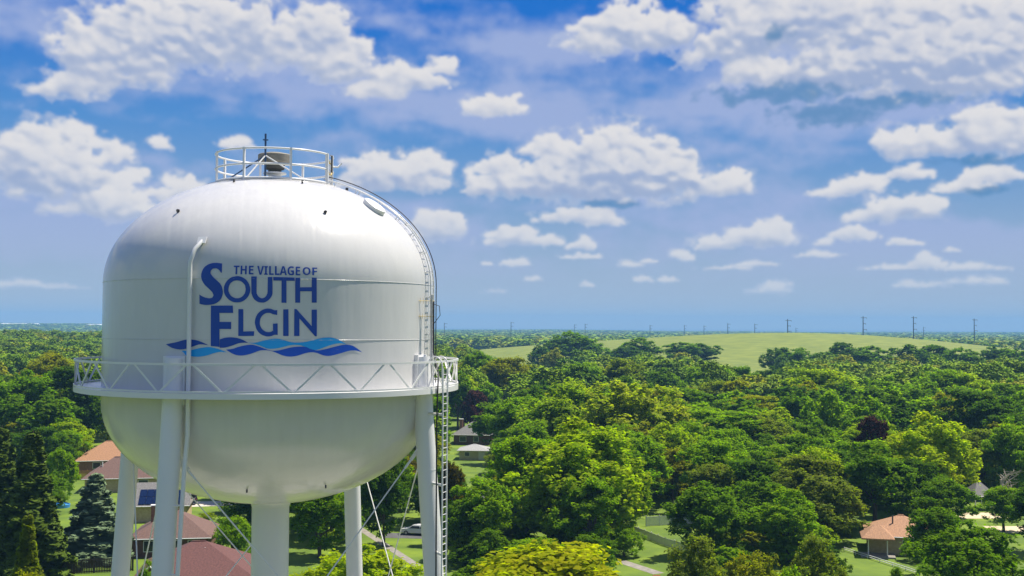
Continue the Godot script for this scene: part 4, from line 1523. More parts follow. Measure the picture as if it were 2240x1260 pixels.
func build_woods(placed: Array) -> void:
	var wood := Node3D.new()
	wood.name = "far_woodland"
	add_child(wood)
	wood.set_meta("kind", "stuff")
	wood.set_meta("label", "unbroken tree canopy of the suburb reaching to the horizon")
	wood.set_meta("category", "woodland")
	var tones := [Color(0.20, 0.31, 0.005), Color(0.28, 0.42, 0.005), Color(0.10, 0.19, 0.006), Color(0.16, 0.26, 0.006), Color(0.32, 0.35, 0.006), Color(0.23, 0.32, 0.015)]
	var near := [[], [], []]
	var far := [[], []]
	rng.seed = 21
	var z := 235.0
	while z < 7200.0:
		var gap := 15.5 if z < 900.0 else clampf(z * 0.0145, 14.0, 50.0)
		var reach := z * 0.66 + 40.0
		var x := -reach
		while x < reach:
			var p := Vector2(x + rng.randf_range(-0.8, 0.8) * gap, -z + rng.randf_range(-0.8, 0.8) * gap)
			x += gap * rng.randf_range(0.85, 1.2)
			var size := rng.randf_range(1.0, 1.9)
			var lift := rng.randf_range(0.78, 1.25)
			var which := rng.randi()
			var a := p.x / -p.y
			if z < 350.0 and (in_clear_view(p) and a > -0.47 and a < 0.49 or open_ground(p)):
				continue
			if meadow(p) or z < 640.0 and z > 350.0 and hill_height(p.x, p.y) > 3.2:
				continue
			if z < 1000.0 and (z > 470.0 and a > -0.02 and a < 0.035 or z > 640.0 and a > -0.04 and a < 0.05 or z > 425.0 and a > 0.168 and a < 0.232):
				continue
			if z > 900.0 and sin(p.x * 0.006 + 2.0) * sin(p.y * 0.004) > 0.82:
				continue
			var y := surface_height(p.x, p.y)
			var tone: Color = tones[which % tones.size()]
			tone = tone * rng.randf_range(1.0, 1.3)
			var t := Transform3D(Basis(Vector3.UP, rng.randf() * TAU).scaled(Vector3(size, lift, size)), Vector3(p.x, y, p.y))
			if z < 1100.0:
				near[which % 3].append([t, tone])
			else:
				var k := gap / 14.5
				t.basis = t.basis.scaled(Vector3(k, 0.95, k))
				far[which % 2].append([t, tone])
		z += gap * 0.92
	# round the tower's own plot, beside and behind the camera
	for k in 1500:
		var far_off := sqrt(rng.randf()) * 420.0
		var turn := rng.randf() * TAU
		var p := Vector2(sin(turn), -cos(turn)) * far_off
		var size := rng.randf_range(0.75, 1.15)
		var pick := rng.randi()
		var spin := rng.randf() * TAU
		var seen: bool = absf(p.x) < -p.y * 0.52 + 10.0
		var tall := size * 0.9 * 15.6
		if seen and tall > 29.0 + p.y * 0.225:
			if p.y < -108.0:
				continue
			size *= 0.62
			tall *= 0.62
		if p.distance_to(Vector2(TOWER.x, TOWER.z)) < 24.0 or p.length() < 9.0 or seen and tall > 29.0 + p.y * 0.225:
			continue
		near[pick % 3].append([Transform3D(Basis(Vector3.UP, spin).scaled(Vector3(size, size * 0.9, size)), Vector3(p.x, land_height(p.x, p.y), p.y)), tones[pick % tones.size()]])
	var low := []
	for k in 2:
		low.append(crown_shape("dome", 900 + k, 420, 2.0)[0])
	var white := leaf_material(1, 1, 1, 0.4)
	for k in 5:
		var list: Array = near[k] if k < 3 else far[k - 3]
		var m := MultiMesh.new()
		m.transform_format = MultiMesh.TRANSFORM_3D
		m.use_colors = true
		m.mesh = crowns.dome[k][0] if k < 3 else low[k - 3]
		m.instance_count = list.size()
		for j in list.size():
			m.set_instance_transform(j, list[j][0])
			m.set_instance_color(j, list[j][1])
		var o := MultiMeshInstance3D.new()
		o.name = numbered("canopy", wood)
		o.multimesh = m
		o.material_override = white
		o.set_meta("kind", "stuff")
		wood.add_child(o, true)
	print("woods ", near[0].size() * 3, " ", far[0].size() * 2)


# ------------------------------------------------------------------ houses
func roof_shape(w: float, d: float, h: float, over: float, hip: bool, thick := 0.18) -> Shape:
	var s := Shape.new()
	var x := w * 0.5 + over
	var z := d * 0.5 + over
	var rx := (maxf(x - z, 0.3) if hip else x)
	var a := Vector3(-x, 0, z)
	var b := Vector3(x, 0, z)
	var c := Vector3(x, 0, -z)
	var e := Vector3(-x, 0, -z)
	var p := Vector3(-rx, h, 0)
	var q := Vector3(rx, h, 0)
	s.quad(a, b, q, p)
	s.quad(c, e, p, q)
	if hip:
		s.tri(b, c, q)
		s.tri(e, a, p)
	else:
		s.tri(b + Vector3(-over, 0, 0), c + Vector3(-over, 0, 0), q + Vector3(-over, 0, 0))
		s.tri(e + Vector3(over, 0, 0), a + Vector3(over, 0, 0), p + Vector3(over, 0, 0))
	var down := Vector3.DOWN * thick
	s.quad(a + down, b + down, b, a)
	s.quad(b + down, c + down, c, b)
	s.quad(c + down, e + down, e, c)
	s.quad(e + down, a + down, a, e)
	s.quad(e + down, c + down, b + down, a + down)
	return s


func house(called: String, label: String, at: Vector3, turn: float, w: float, d: float, wall: float, rise: float, hip: bool, wall_mat: Material, roof_mat: Material, openings: Array, extras := []) -> Node3D:
	var o := thing(called, label, "garage" if called == "garage" else "shed" if called in ["shed", "garden_pavilion", "warehouse"] else "house", at, deg_to_rad(turn), "houses of the suburb")
	var s := Shape.new()
	if called != "garden_pavilion":
		s.box(Vector3(0, wall * 0.5, 0), Vector3(w, wall, d))
		obj("wall", s, wall_mat, o)
	var roof := obj("roof", roof_shape(w, d, rise, 0.5, hip), roof_mat, o)
	roof.position.y = wall
	s = Shape.new()
	s.tube([Vector3(-w * 0.5 - 0.5, wall - 0.1, d * 0.5 + 0.56), Vector3(w * 0.5 + 0.5, wall - 0.1, d * 0.5 + 0.56)], 0.07, 6)
	obj("gutter", s, mats.trim, o)
	s = Shape.new()
	var ridge := maxf(w * 0.5 - d * 0.5, 0.4)
	s.tube([Vector3(-ridge, wall + rise + 0.02, 0), Vector3(ridge, wall + rise + 0.02, 0)], 0.09, 6)
	obj("ridge_cap", s, roof_mat, o)
	for p in openings:
		# kind, offset along the front, sill, width, height
		var front := Vector3(p[1], p[2] + p[4] * 0.5, d * 0.5 + 0.03)
		s = Shape.new()
		s.box(front, Vector3(p[3] + 0.16, p[4] + 0.16, 0.06))
		var frame := obj(p[0], s, mats.trim, o)
		s = Shape.new()
		s.box(front + Vector3(0, 0, 0.035), Vector3(p[3], p[4], 0.03))
		obj("pane" if p[0] == "window" else "panel", s, mats.window if p[0] == "window" else mats.door, frame)
	for e in extras:
		match e[0]:
			"chimney":
				s = Shape.new()
				s.box(Vector3(e[1], wall + rise * 0.5 + e[3] * 0.5, e[2]), Vector3(0.9, rise + e[3], 0.7))
				var ch := obj("chimney", s, mats.brick, o)
				s = Shape.new()
				s.box(Vector3(e[1], wall + rise + e[3] + 0.06, e[2]), Vector3(1.1, 0.12, 0.9))
				obj("chimney_cap", s, mats.trim, ch)
			"vent":
				s = Shape.new()
				s.tube([Vector3(e[1], wall + rise * 0.3, e[2]), Vector3(e[1], wall + rise * 0.75 + e[3], e[2])], 0.1, 8)
				obj("vent_pipe", s, mats.dark_steel if e[3] > 0.4 else mats.trim, o)
			"post":
				s = Shape.new()
				s.box(Vector3(e[1], wall * 0.5 - 0.09, e[2]), Vector3(0.14, wall - 0.19, 0.14))
				obj("porch_post", s, mats.trim, o)
			"panels":
				# solar panels on the front slope
				var slope := Vector3(0, rise, -(d * 0.5 + 0.5)).normalized()
				var up := Vector3.RIGHT.cross(slope)
				for i in e[1]:
					for j in 2:
						s = Shape.new()
						var c := Vector3((i - (e[1] - 1) * 0.5) * 1.06, wall, d * 0.5 + 0.5) + slope * (1.1 + j * 1.72) + up * 0.1
						s.box(c, Vector3(1.0, 0.05, 1.64), Basis(Vector3.RIGHT, up, Vector3.RIGHT.cross(up)))
						obj("solar_panel", s, mats.solar, roof).position.y = -wall
			"gable":
				# a cross gable facing the front
				var g := obj("gable_roof", roof_shape(e[2], e[3], e[4], 0.35, false), roof_mat, o)
				g.position = Vector3(e[1], wall + 0.01, d * 0.5 - e[3] * 0.2)
				g.rotation.y = PI / 2
				s = Shape.new()
				var f := Vector3(e[1], wall, d * 0.5 - e[3] * 0.2 + e[2] * 0.5 + 0.36)
				s.tube([f + Vector3(-e[3] * 0.5 - 0.35, -0.05, 0), f + Vector3(0, e[4] - 0.02, 0), f + Vector3(e[3] * 0.5 + 0.35, -0.05, 0)], 0.1, 6)
				obj("bargeboard", s, mats.trim, g).transform = g.transform.affine_inverse()
				s = Shape.new()
				s.box(Vector3(e[1], wall * 0.5, d * 0.5 + 0.7), Vector3(e[3], wall - 0.2, 1.6))
				obj("bay", s, wall_mat, o)
	return o


func fence(called: String, label: String, points: Array, high: float, each: float, mat: Material, picket: float) -> void:
	var o := thing(called, label, "fence", Vector3(points[0].x, 0, points[0].y))
	for k in points.size() - 1:
		var a := Vector3(points[k].x - points[0].x, 0, points[k].y - points[0].y)
		var b := Vector3(points[k + 1].x - points[0].x, 0, points[k + 1].y - points[0].y)
		var along := (b - a).normalized()
		var turn := Basis(along, Vector3.UP, along.cross(Vector3.UP))
		var many := int(ceil(a.distance_to(b) / each))
		for j in many + 1:
			var p := a.lerp(b, float(j) / many)
			var s := Shape.new()
			s.box(p + Vector3.UP * (high + 0.1) * 0.5, Vector3(0.13, high + 0.1, 0.13), turn)
			obj("post", s, mat, o)
			if j == many:
				break
			var q := a.lerp(b, float(j + 1) / many)
			s = Shape.new()
			for y in [0.2, high - 0.15]:
				s.box((p + q) * 0.5 + Vector3.UP * y, Vector3(p.distance_to(q) - 0.13, 0.12, 0.05), turn)
			var count := int(p.distance_to(q) / picket)
			for i in count:
				var u := p.lerp(q, (i + 0.5) / count)
				s.box(u + Vector3.UP * high * 0.5 + turn.z * 0.04, Vector3(picket * 0.78, high - 0.06 - 0.03 * (i % 2), 0.03), turn)
			obj("panel", s, mat, o)


func car(called: String, label: String, at: Vector3, turn: float, paint: Material, tall: bool) -> void:
	var o := thing(called, label, "van" if called == "parked_van" else "car", at, deg_to_rad(turn), "cars parked at the houses")
	var half := 0.9
	var roof := 1.75 if tall else 1.46
	var outline := [Vector2(-2.25, 0.35), Vector2(2.2, 0.35), Vector2(2.3, 0.6), Vector2(2.2, 0.86), Vector2(1.2, 0.98), Vector2(0.55, roof - 0.05), Vector2(0.2, roof), Vector2(-1.3, roof), Vector2(-1.9 if not tall else -2.1, roof - 0.1), Vector2(-2.2, 1.0), Vector2(-2.3, 0.6)]
	var s := Shape.new()
	var n := outline.size()
	var idx := Geometry2D.triangulate_polygon(PackedVector2Array(outline))
	for side in [-1, 1]:
		var rim := []
		for p in outline:
			rim.append(Vector3(p.x, p.y, side * (half - 0.28 * clampf((p.y - 0.9) / 0.6, 0, 1))))
		for k in range(0, idx.size(), 3):
			s.tri(rim[idx[k]], rim[idx[k + 1]], rim[idx[k + 2]])
	for k in n:
		var a: Vector2 = outline[k]
		var b: Vector2 = outline[(k + 1) % n]
		var wa := half - 0.28 * clampf((a.y - 0.9) / 0.6, 0, 1)
		var wb := half - 0.28 * clampf((b.y - 0.9) / 0.6, 0, 1)
		s.quad(Vector3(a.x, a.y, wa), Vector3(a.x, a.y, -wa), Vector3(b.x, b.y, -wb), Vector3(b.x, b.y, wb))
	obj("body", s, paint, o)
	for side in [-1, 1]:
		for win in [[-1.75, -0.75], [-0.68, 0.5]]:
			s = Shape.new()
			var y0 := 1.0
			var y1 := roof - 0.12
			var z0: float = side * (half - 0.28 * (y0 - 0.9) / 0.6 + 0.012)
			var z1: float = side * (half - 0.28 * clampf((y1 - 0.9) / 0.6, 0, 1) + 0.012)
			s.quad(Vector3(win[0], y0, z0), Vector3(win[1] + (0.5 if win[1] > 0 else 0.0), y0, z0), Vector3(win[1], y1, z1), Vector3(win[0] + 0.1, y1, z1))
			obj("window", s, mats.window, o)
		for x in [-1.4, 1.4]:
			s = Shape.new()
			s.tube([Vector3(x, 0.33, side * 0.7), Vector3(x, 0.33, side * 0.92)], 0.33, 18)
			var wheel := obj("wheel", s, mats.tyre, o)
			s = Shape.new()
			s.tube([Vector3(x, 0.33, side * 0.9), Vector3(x, 0.33, side * 0.935)], 0.2, 14)
			obj("rim", s, mats.grey_steel, wheel)
		s = Shape.new()
		s.box(Vector3(2.24, 0.72, side * 0.62), Vector3(0.12, 0.16, 0.36))
		obj("headlight", s, mats.trim, o)
		s = Shape.new()
		s.box(Vector3(-2.24, 0.9, side * 0.68), Vector3(0.1, 0.2, 0.26))
		obj("tail_light", s, mats.red, o)
	s = Shape.new()
	s.quad(Vector3(1.17, 1.02, 0.78), Vector3(1.17, 1.02, -0.78), Vector3(0.6, roof - 0.1, -0.62), Vector3(0.6, roof - 0.1, 0.62))
	obj("windscreen", s, mats.window, o)
	o.get_child(-1).position = Vector3(0.02, 0.02, 0)


func build_suburb() -> void:
	struct("street", ribbon([Vector2(-150, -398), Vector2(-116, -326), Vector2(-99, -288), Vector2(-80, -246)], 8.0, 0.012), mats.asphalt)
	struct("sidewalk", ribbon([Vector2(-24.6, -177), Vector2(-17.7, -160), Vector2(-10.4, -142)], 1.15, 0.02), mats.concrete)
	struct("driveway", sheet([Vector2(-58, -196.5), Vector2(-45, -199.5), Vector2(-46.5, -193.5), Vector2(-58, -190.5)], 0.014), mats.concrete_light)
	struct("driveway", sheet([Vector2(-18, -168.5), Vector2(-9, -167.5), Vector2(-9, -163.5), Vector2(-18, -164.5)], 0.016), mats.asphalt)
	struct("driveway", sheet([Vector2(70, -190), Vector2(80, -190), Vector2(80, -184), Vector2(70, -184)], 0.014), mats.sand_concrete)
	struct("driveway", sheet([Vector2(72.5, -177), Vector2(79, -177), Vector2(79, -171), Vector2(72.5, -171)], 0.014), mats.sand_concrete)
	struct("garden_path", ribbon([Vector2(14.2, -149), Vector2(18.2, -141.5)], 1.7, 0.014), mats.concrete)
	struct("patio", sheet([Vector2(-83.5, -216), Vector2(-78, -216), Vector2(-78, -210.5), Vector2(-83.5, -210.5)], 0.014), mats.red_paving)
	struct("flower_bed", sheet([Vector2(-54.5, -185.5), Vector2(-51.5, -184.5), Vector2(-49.8, -181.5), Vector2(-51, -180), Vector2(-54.5, -181)], 0.016), mats.sand_concrete)
	# houses in sight
	house("brick_house", "house with a wide orange hip roof beyond the street", Vector3(-82.2, 0, -241), 14.0, 15.5, 10.0, 2.6, 3.4, true, mats.brick, mats.roof_orange, [["window", -4.0, 0.9, 1.4, 1.2], ["door", 0.5, 0.05, 1.0, 2.1], ["window", 4.5, 0.9, 2.0, 1.2]], [["vent", 1.5, 2.4, 0.3]])
	house("brick_house", "brown hip roofed house right behind the tall blue spruce", Vector3(-71.5, 0, -212.5), 12.0, 12.6, 9.0, 2.6, 3.3, true, mats.tan_wall, mats.roof_brown, [["window", -3.5, 0.9, 1.4, 1.2], ["window", 3.8, 0.9, 1.6, 1.2]], [["vent", -3.6, 2.2, 0.2], ["vent", 0.5, 1.2, 0.2]])
	house("brick_house", "house with blue solar panels on its roof between the tower legs", Vector3(-54.6, 0, -180.5), 10.0, 8.0, 8.0, 2.6, 3.0, false, mats.tan_wall, mats.roof_grey, [["window", 0.0, 0.9, 2.0, 1.2]], [["panels", 6]])
	house("brick_house", "brown roofed house with a white capped chimney behind the front leg", Vector3(-45.0, 0, -154.5), 8.0, 9.6, 9.0, 2.55, 2.9, true, mats.dark_brick, mats.roof_brown, [["window", -2.6, 0.8, 1.4, 1.3], ["window", 0.6, 0.8, 1.2, 1.3], ["window", 3.0, 0.8, 1.4, 1.3]], [["chimney", -2.8, -0.5, 0.5]])
	house("brick_house", "dark red roofed house in front with a white edged gable", Vector3(-35.6, 0, -131.5), 9.0, 12.0, 10.5, 2.55, 3.0, true, mats.dark_brick, mats.roof_red, [["window", 2.6, 0.8, 1.4, 1.3]], [["gable", -4.4, 3.4, 3.2, 1.6], ["vent", 0.8, 1.0, 0.2]])
	house("brick_house", "dark brick house with grey hip roof beyond the ladder", Vector3(-9.6, 0, -299), -6.0, 9.6, 8.5, 2.7, 3.0, true, mats.dark_brick, mats.roof_grey, [["window", -2.4, 0.9, 1.6, 1.2], ["window", 1.0, 0.9, 1.2, 1.2]], [["chimney", -3.4, 0.6, 0.6]])
	house("garage", "cream garage with low grey roof in front of the brick house", Vector3(-8.4, 0, -264), -4.0, 6.4, 6.0, 2.3, 1.1, true, mats.cream_wall, mats.roof_light, [["window", -1.4, 1.0, 1.0, 0.8], ["door", 1.9, 0.05, 1.2, 2.0]])
	var tan_house := house("brick_house", "tan roofed house with a recessed white posted porch", Vector3(53.4, 0, -157.5), -14.0, 8.6, 8.0, 2.55, 2.2, true, mats.tan_wall, mats.roof_tan, [["window", 0.6, 0.9, 1.3, 1.1]], [["vent", -1.2, 1.8, 0.7], ["post", -4.6, 6.0], ["post", -2.2, 6.0]])
	var porch := obj("porch_roof", roof_shape(3.4, 4.2, 1.5, 0.4, true), mats.roof_tan, tan_house)
	porch.position = Vector3(-3.4, 2.56, 4.4)
	var floor_ := Shape.new()
	floor_.box(Vector3(-3.4, 0.1, 5.4), Vector3(4.4, 0.2, 3.0))
	obj("porch_floor", floor_, mats.concrete, tan_house)
	house("garden_pavilion", "small grey pointed pavilion roof on posts under the yellow maple", Vector3(78.9, 0, -194), 10.0, 3.2, 3.2, 2.5, 2.1, true, mats.trim, mats.roof_grey, [], [["post", -1.5, 1.5], ["post", 1.5, 1.5], ["post", -1.5, -1.5], ["post", 1.5, -1.5]])
	house("shed", "dark shed with a grey brown roof under the grey green tree", Vector3(44.5, 0, -171), 20.0, 6.0, 5.0, 2.4, 1.7, false, mats.dark_brick, mats.roof_grey, [["door", 0.4, 0.05, 1.4, 1.9]])
	house("brick_house", "low house with a terracotta roof at the bottom edge", Vector3(15.4, 0, -121.5), 6.0, 5.6, 6.0, 2.5, 1.5, true, mats.tan_wall, mats.roof_terracotta, [], [["chimney", 2.1, 1.2, 0.1]])
	house("timber_house", "pale blue house glimpsed through the large lime maple", Vector3(-1.2, 0, -178), 4.0, 9.0, 7.0, 3.0, 2.4, false, mats.pale_wall, mats.roof_light, [["window", -2.6, 0.9, 1.2, 1.3], ["window", 1.0, 0.9, 1.2, 1.3]])
	house("timber_house", "pale grey house hidden among the trees above the white fence", Vector3(39.6, 0, -208), -10.0, 10.0, 7.0, 3.2, 2.8, false, mats.pale_wall, mats.roof_light, [["window", -2.6, 0.9, 1.2, 1.3], ["window", 2.0, 0.9, 1.2, 1.3]])
	# fences
	fence("picket_fence", "white picket fence between the lawn and the willow shrub", [Vector2(17.9, -169.5), Vector2(21.4, -159.5), Vector2(25.6, -151.5)], 1.15, 2.4, mats.white_fence, 0.22)
	fence("picket_fence", "tall white board fence shaded by the dark tree", [Vector2(20.6, -175.2), Vector2(31.2, -178.8)], 1.5, 2.4, mats.white_fence, 0.22)
	fence("board_fence", "dark brown board fence behind the lawn of the blue spruce", [Vector2(-57.2, -138.2), Vector2(-46.4, -141.6)], 1.75, 2.4, mats.dark_wood, 0.18)
	fence("board_fence", "orange brown board fence beside the brown roofed house", [Vector2(-87.0, -224.5), Vector2(-80.5, -224.0)], 1.9, 2.4, mats.orange_wood, 0.18)
	var edge := Shape.new()
	for y in [0.45, 0.2]:
		edge.tube([Vector3(45.4, y, -156.7), Vector3(50.2, y, -141.5)], 0.05, 6)
	for k in 7:
		var p := Vector3(45.4, 0, -156.7).lerp(Vector3(50.2, 0, -141.5), k / 6.0)
		edge.tube([p, p + Vector3.UP * 0.5], 0.05, 6)
	tag(obj("garden_rail", edge, mats.white_fence), "low white rail along the bright lawn by the tan house", "railing")
	# vehicles
	car("parked_van", "dark blue van standing on the concrete driveway", Vector3(-55.4, 0.014, -194.2), 186.0, mats.navy_car, true)
	car("parked_car", "white car parked in the shade of the dark tree", Vector3(-13.6, 0.016, -167.2), 166.0, mats.white_car, false)
	car("parked_car", "dark green car on the street beyond the orange roof", Vector3(-114.6, 0.012, -330.0), 60.0, mats.green_car, false)
	car("parked_car", "pale car on the street next to the orange roofed house", Vector3(-98.0, 0.012, -287.0), 62.0, mats.white_car, false)
	# pool and garden things
	var pool := thing("garden_pool", "small round blue paddling pool on the lawn", "pool", Vector3(-74.6, 0, -190.4))
	var s := Shape.new()
	s.lathe([Vector2(1.5, 0), Vector2(1.55, 0.55), Vector2(1.45, 0.58), Vector2(1.42, 0.35)], 28)
	obj("side", s, mats.pool_blue, pool)
	s = Shape.new()
	s.lathe([Vector2(1.43, 0.42), Vector2(0.001, 0.42)], 28)
	obj("water", s, mats.pool_water, pool)
	# far sheds at the horizon
	for w in [[-2235.0, -5200.0, 170.0, 13.0, "long white shed roof among the far woods at the picture edge", mats.far_white], [-1875.0, -5150.0, 80.0, 13.0, "smaller white shed in the far woods nearest the tower", mats.far_white], [655.0, -1560.0, 20.0, 9.0, "small white shed past the foot of the hill", mats.far_white], [705.0, -1560.0, 60.0, 10.0, "long tan shed past the foot of the hill at the picture edge", mats.tan_wall]]:
		var y := surface_height(w[0], w[1])
		var o := thing("warehouse", w[4], "shed", Vector3(w[0], y, w[1]), 0.0, "far sheds")
		s = Shape.new()
		s.box(Vector3(0, w[3] * 0.4 + 2.0, 0), Vector3(w[2], w[3] * 0.8 + 4.0, 30.0))
		obj("wall", s, w[5], o)
		var roof := obj("roof", roof_shape(w[2], 30.0, w[3] * 0.25, 0.6, false), mats.far_white, o)
		roof.position.y = w[3] * 0.8 + 4.01


func build_poles() -> void:
	for p in POLES:
		var y := surface_height(p[0], p[1])
		var tall: float = p[2] - y
		var o := thing("power_pole", p[4], "power pole", Vector3(p[0], y, p[1]), 0.5, "power poles along the horizon")
		var thick := 0.75 if p[3] > 2 else 0.75
		var s := Shape.new()
		s.tube([Vector3(0, -1, 0), Vector3(0, tall, 0)], [thick * 1.25, thick * 0.7], 10)
		obj("pole", s, mats.pole, o)
		for k in p[3]:
			var at: float = tall - 1.5 - k * tall * 0.16
			s = Shape.new()
			var long := 6.4 if k % 2 == 0 else 4.8
			s.tube([Vector3(0, at - 0.6, 0), Vector3(long, at, 0)], [0.45, 0.3], 6)
			if p[3] > 2 and k == 0:
				s.tube([Vector3(0, at - 0.6, 0), Vector3(-4.0, at, 0)], [0.4, 0.3], 6)
			var arm := obj("arm", s, mats.pole, o)
			s = Shape.new()
			s.tube([Vector3(long, at, 0), Vector3(long, at - 1.8, 0)], 0.2, 6)
			obj("insulator", s, mats.pole, arm)
	var c := Vector3(109.4, -2200.0, 50.5)
	var y := surface_height(c.x, c.z)
	var cell := thing("cell_tower", "cell tower with two stacked antenna rings on the horizon", "mast", Vector3(c.x, y, c.z))
	var tall := c.y - y
	var s := Shape.new()
	s.tube([Vector3(0, -1, 0), Vector3(0, tall, 0)], [1.3, 0.7], 10)
	obj("pole", s, mats.pole, cell)
	for level in [tall - 1.6, tall - 8.5]:
		var ring := Node3D.new()
		ring.name = numbered("antenna_ring", cell)
		cell.add_child(ring)
		for k in 6:
			var a := TAU * k / 6.0
			s = Shape.new()
			s.box(Vector3(sin(a) * 2.0, level, cos(a) * 2.0), Vector3(1.0, 3.2, 0.6), Basis(Vector3.UP, a))
			s.tube([Vector3(0, level, 0), Vector3(sin(a) * 2.0, level, cos(a) * 2.0)], 0.15, 5)
			obj("antenna", s, mats.pole, ring)


# ------------------------------------------------------------------ materials
func build_materials() -> void:
	var tank := mottled(lin(0.545, 0.545, 0.54), lin(0.59, 0.59, 0.585), 0.25, 2, 0.2, 0.01, 5)
	tank.uv1_world_triplanar = false
	tank.uv1_scale = Vector3(0.35, 0.06, 0.35)
	tank.heightmap_texture = noise_texture(0.006, 3, Color.BLACK, Color.WHITE, 40)
	tank.heightmap_scale = 1.6
	tank.metallic_specular = 0.5
	tank.heightmap_enabled = true
	mats.tank = tank
	mats.white = flat(0.68, 0.685, 0.68, 0.3)
	mats.paint_navy = flat(0.001, 0.05, 0.34, 0.35)
	mats.paint_blue = flat(0.001, 0.07, 0.48, 0.35)
	mats.paint_sky = flat(0.005, 0.32, 0.75, 0.35)
	mats.dark_steel = flat(0.05, 0.05, 0.055, 0.5)
	mats.grey_steel = flat(0.42, 0.43, 0.44, 0.4, 0.4)
	mats.blue_steel = flat(0.02, 0.06, 0.14, 0.5)
	mats.brass = flat(0.55, 0.40, 0.12, 0.5)
	mats.cable = flat(0.02, 0.022, 0.03, 0.6)
	mats.vent = mottled(lin(0.16, 0.15, 0.125), lin(0.25, 0.235, 0.20), 0.8, 3, 0.6)
	mats.vent_dark = flat(0.09, 0.09, 0.08, 0.7)
	mats.concrete = mottled(lin(0.17, 0.155, 0.135), lin(0.30, 0.28, 0.25), 0.15, 4)
	mats.concrete_light = mottled(lin(0.45, 0.40, 0.34), lin(0.60, 0.55, 0.48), 0.15, 5)
	mats.sand_concrete = mottled(lin(0.48, 0.38, 0.25), lin(0.62, 0.52, 0.37), 0.15, 6)
	mats.asphalt = mottled(lin(0.06, 0.06, 0.065), lin(0.11, 0.11, 0.115), 0.12, 7)
	mats.red_paving = mottled(lin(0.25, 0.12, 0.08), lin(0.40, 0.22, 0.15), 0.3, 8)
	mats.grass = mottled(lin(0.06, 0.115, 0.004), lin(0.16, 0.235, 0.005), 0.022, 9, 0.9)
	mats.meadow = mottled(lin(0.085, 0.125, 0.008), lin(0.215, 0.25, 0.025), 0.006, 10, 0.9, 0.02)
	mats.meadow.uv1_scale = Vector3(0.005, 0.005, 0.014)
	mats.gravel = mottled(lin(0.36, 0.35, 0.33), lin(0.52, 0.50, 0.47), 0.2, 41)
	mats.brick = mottled(lin(0.20, 0.09, 0.05), lin(0.32, 0.16, 0.09), 0.4, 12)
	mats.dark_brick = mottled(lin(0.09, 0.045, 0.03), lin(0.17, 0.08, 0.055), 0.4, 13)
	mats.tan_wall = mottled(lin(0.38, 0.28, 0.15), lin(0.52, 0.41, 0.25), 0.3, 14)
	mats.cream_wall = mottled(lin(0.50, 0.42, 0.24), lin(0.60, 0.52, 0.32), 0.3, 15)
	mats.pale_wall = mottled(lin(0.50, 0.53, 0.55), lin(0.62, 0.64, 0.66), 0.3, 16)
	for row in [["orange", 0.36, 0.19, 0.10, 20], ["brown", 0.15, 0.088, 0.072, 21], ["red", 0.125, 0.052, 0.046, 22], ["grey", 0.17, 0.165, 0.16, 23], ["light", 0.34, 0.34, 0.35, 24], ["tan", 0.38, 0.21, 0.115, 25], ["terracotta", 0.45, 0.17, 0.07, 26]]:
		mats["roof_" + row[0]] = mottled(lin(row[1] * 0.55, row[2] * 0.55, row[3] * 0.57), lin(row[1] * 1.4, row[2] * 1.4, row[3] * 1.38), 0.22, row[4], 0.9, 0.03, 6)
	mats.trim = flat(0.72, 0.72, 0.70, 0.6)
	mats.window = flat(0.025, 0.03, 0.035, 0.08)
	mats.door = flat(0.62, 0.60, 0.55, 0.6)
	mats.solar = flat(0.006, 0.014, 0.05, 0.15)
	mats.white_fence = mottled(lin(0.55, 0.56, 0.55), lin(0.72, 0.72, 0.70), 0.4, 27, 0.6)
	mats.dark_wood = mottled(lin(0.035, 0.024, 0.018), lin(0.075, 0.05, 0.035), 0.6, 28)
	mats.orange_wood = mottled(lin(0.30, 0.14, 0.03), lin(0.42, 0.22, 0.06), 0.6, 29)
	mats.navy_car = flat(0.008, 0.014, 0.05, 0.2)
	mats.white_car = flat(0.7, 0.71, 0.72, 0.2)
	mats.green_car = flat(0.02, 0.05, 0.04, 0.2)
	mats.tyre = flat(0.02, 0.02, 0.02, 0.9)
	mats.red = flat(0.4, 0.01, 0.01, 0.3)
	mats.pool_blue = flat(0.05, 0.25, 0.6, 0.4)
	mats.pool_water = flat(0.12, 0.45, 0.75, 0.1)
	mats.far_white = flat(0.75, 0.75, 0.75, 0.6)
	mats.pole = flat(0.05, 0.055, 0.06, 0.6)
	mats.bark = mottled(lin(0.05, 0.038, 0.028), lin(0.11, 0.085, 0.065), 0.6, 30)
	mats.pale_bark = mottled(lin(0.30, 0.26, 0.20), lin(0.45, 0.40, 0.32), 0.6, 31)
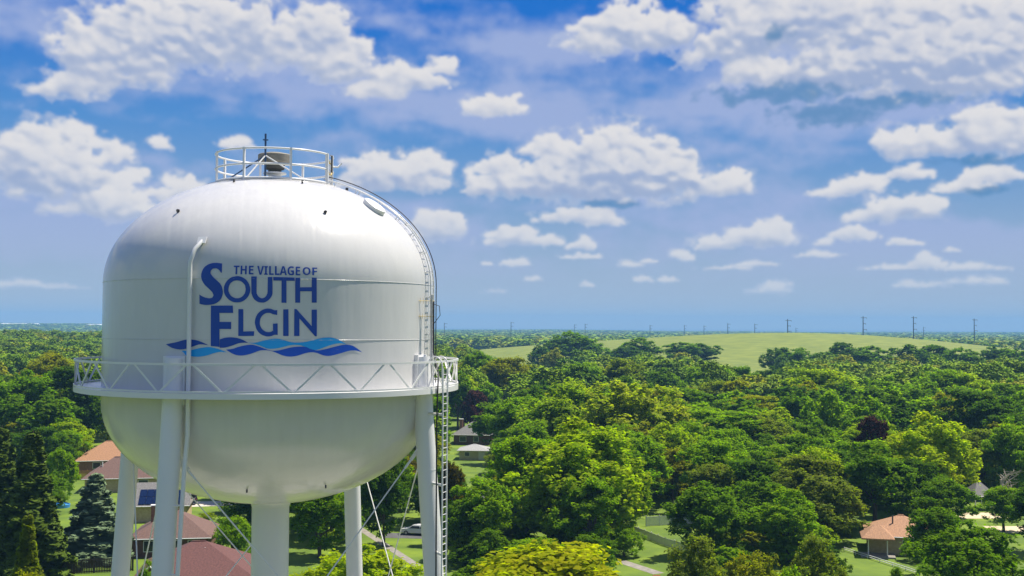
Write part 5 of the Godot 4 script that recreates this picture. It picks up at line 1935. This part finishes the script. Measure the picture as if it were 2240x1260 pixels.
	var leaves := {
		"lime": [0.30, 0.47, 0.006], "bright": [0.20, 0.39, 0.006], "mid": [0.13, 0.28, 0.006], "dark": [0.08, 0.19, 0.008], "yellow": [0.36, 0.52, 0.004],
		"gold": [0.37, 0.47, 0.004], "grey": [0.20, 0.30, 0.05], "olive": [0.25, 0.31, 0.010], "purple": [0.05, 0.018, 0.022], "blue": [0.13, 0.23, 0.17],
		"silver": [0.34, 0.47, 0.06], "silver2": [0.24, 0.41, 0.03], "darkbrown": [0.11, 0.11, 0.012], "darkspruce": [0.06, 0.12, 0.012], "yellowspruce": [0.17, 0.26, 0.04],
	}
	for k in leaves:
		mats["leaf_" + k] = leaf_material(leaves[k][0] * 1.42, leaves[k][1] * 1.17, leaves[k][2] * 0.8, 0.25 if k in ["purple", "blue", "darkspruce"] else 1.15)


func _ready() -> void:
	# camera
	var cam := Camera3D.new()
	cam.name = "camera"
	cam.position = Vector3(0, CAMERA_HEIGHT, 0)
	cam.rotation_degrees = Vector3(2.03, 0, 0.30)
	cam.fov = 28.29
	cam.far = 20000.0
	add_child(cam)
	# sky, air and exposure
	var around := WorldEnvironment.new()
	around.name = "surroundings"
	var env := Environment.new()
	env.background_mode = Environment.BG_SKY
	var panorama := PanoramaSkyMaterial.new()
	panorama.panorama = sky_panorama()
	env.sky = Sky.new()
	env.sky.sky_material = panorama
	env.background_energy_multiplier = 0.625
	env.tonemap_mode = Environment.TONE_MAPPER_LINEAR
	env.tonemap_exposure = 1.6
	env.sdfgi_enabled = true
	env.ssao_enabled = true
	env.ssil_enabled = true
	env.fog_enabled = true
	env.fog_light_color = Color(0.55, 0.80, 1.0)
	env.fog_density = 0.00015
	around.environment = env
	add_child(around)
	# sun
	var sun := DirectionalLight3D.new()
	sun.name = "sun"
	sun.light_energy = 1.6
	sun.light_color = Color(1.0, 0.965, 0.90)
	sun.light_angular_distance = 0.5
	sun.shadow_enabled = true
	add_child(sun)
	sun.look_at_from_position(SUN_TOWARDS * 100.0, Vector3.ZERO)

	build_materials()
	build_land()
	build_tower()
	build_trees()
	build_suburb()
	build_poles()
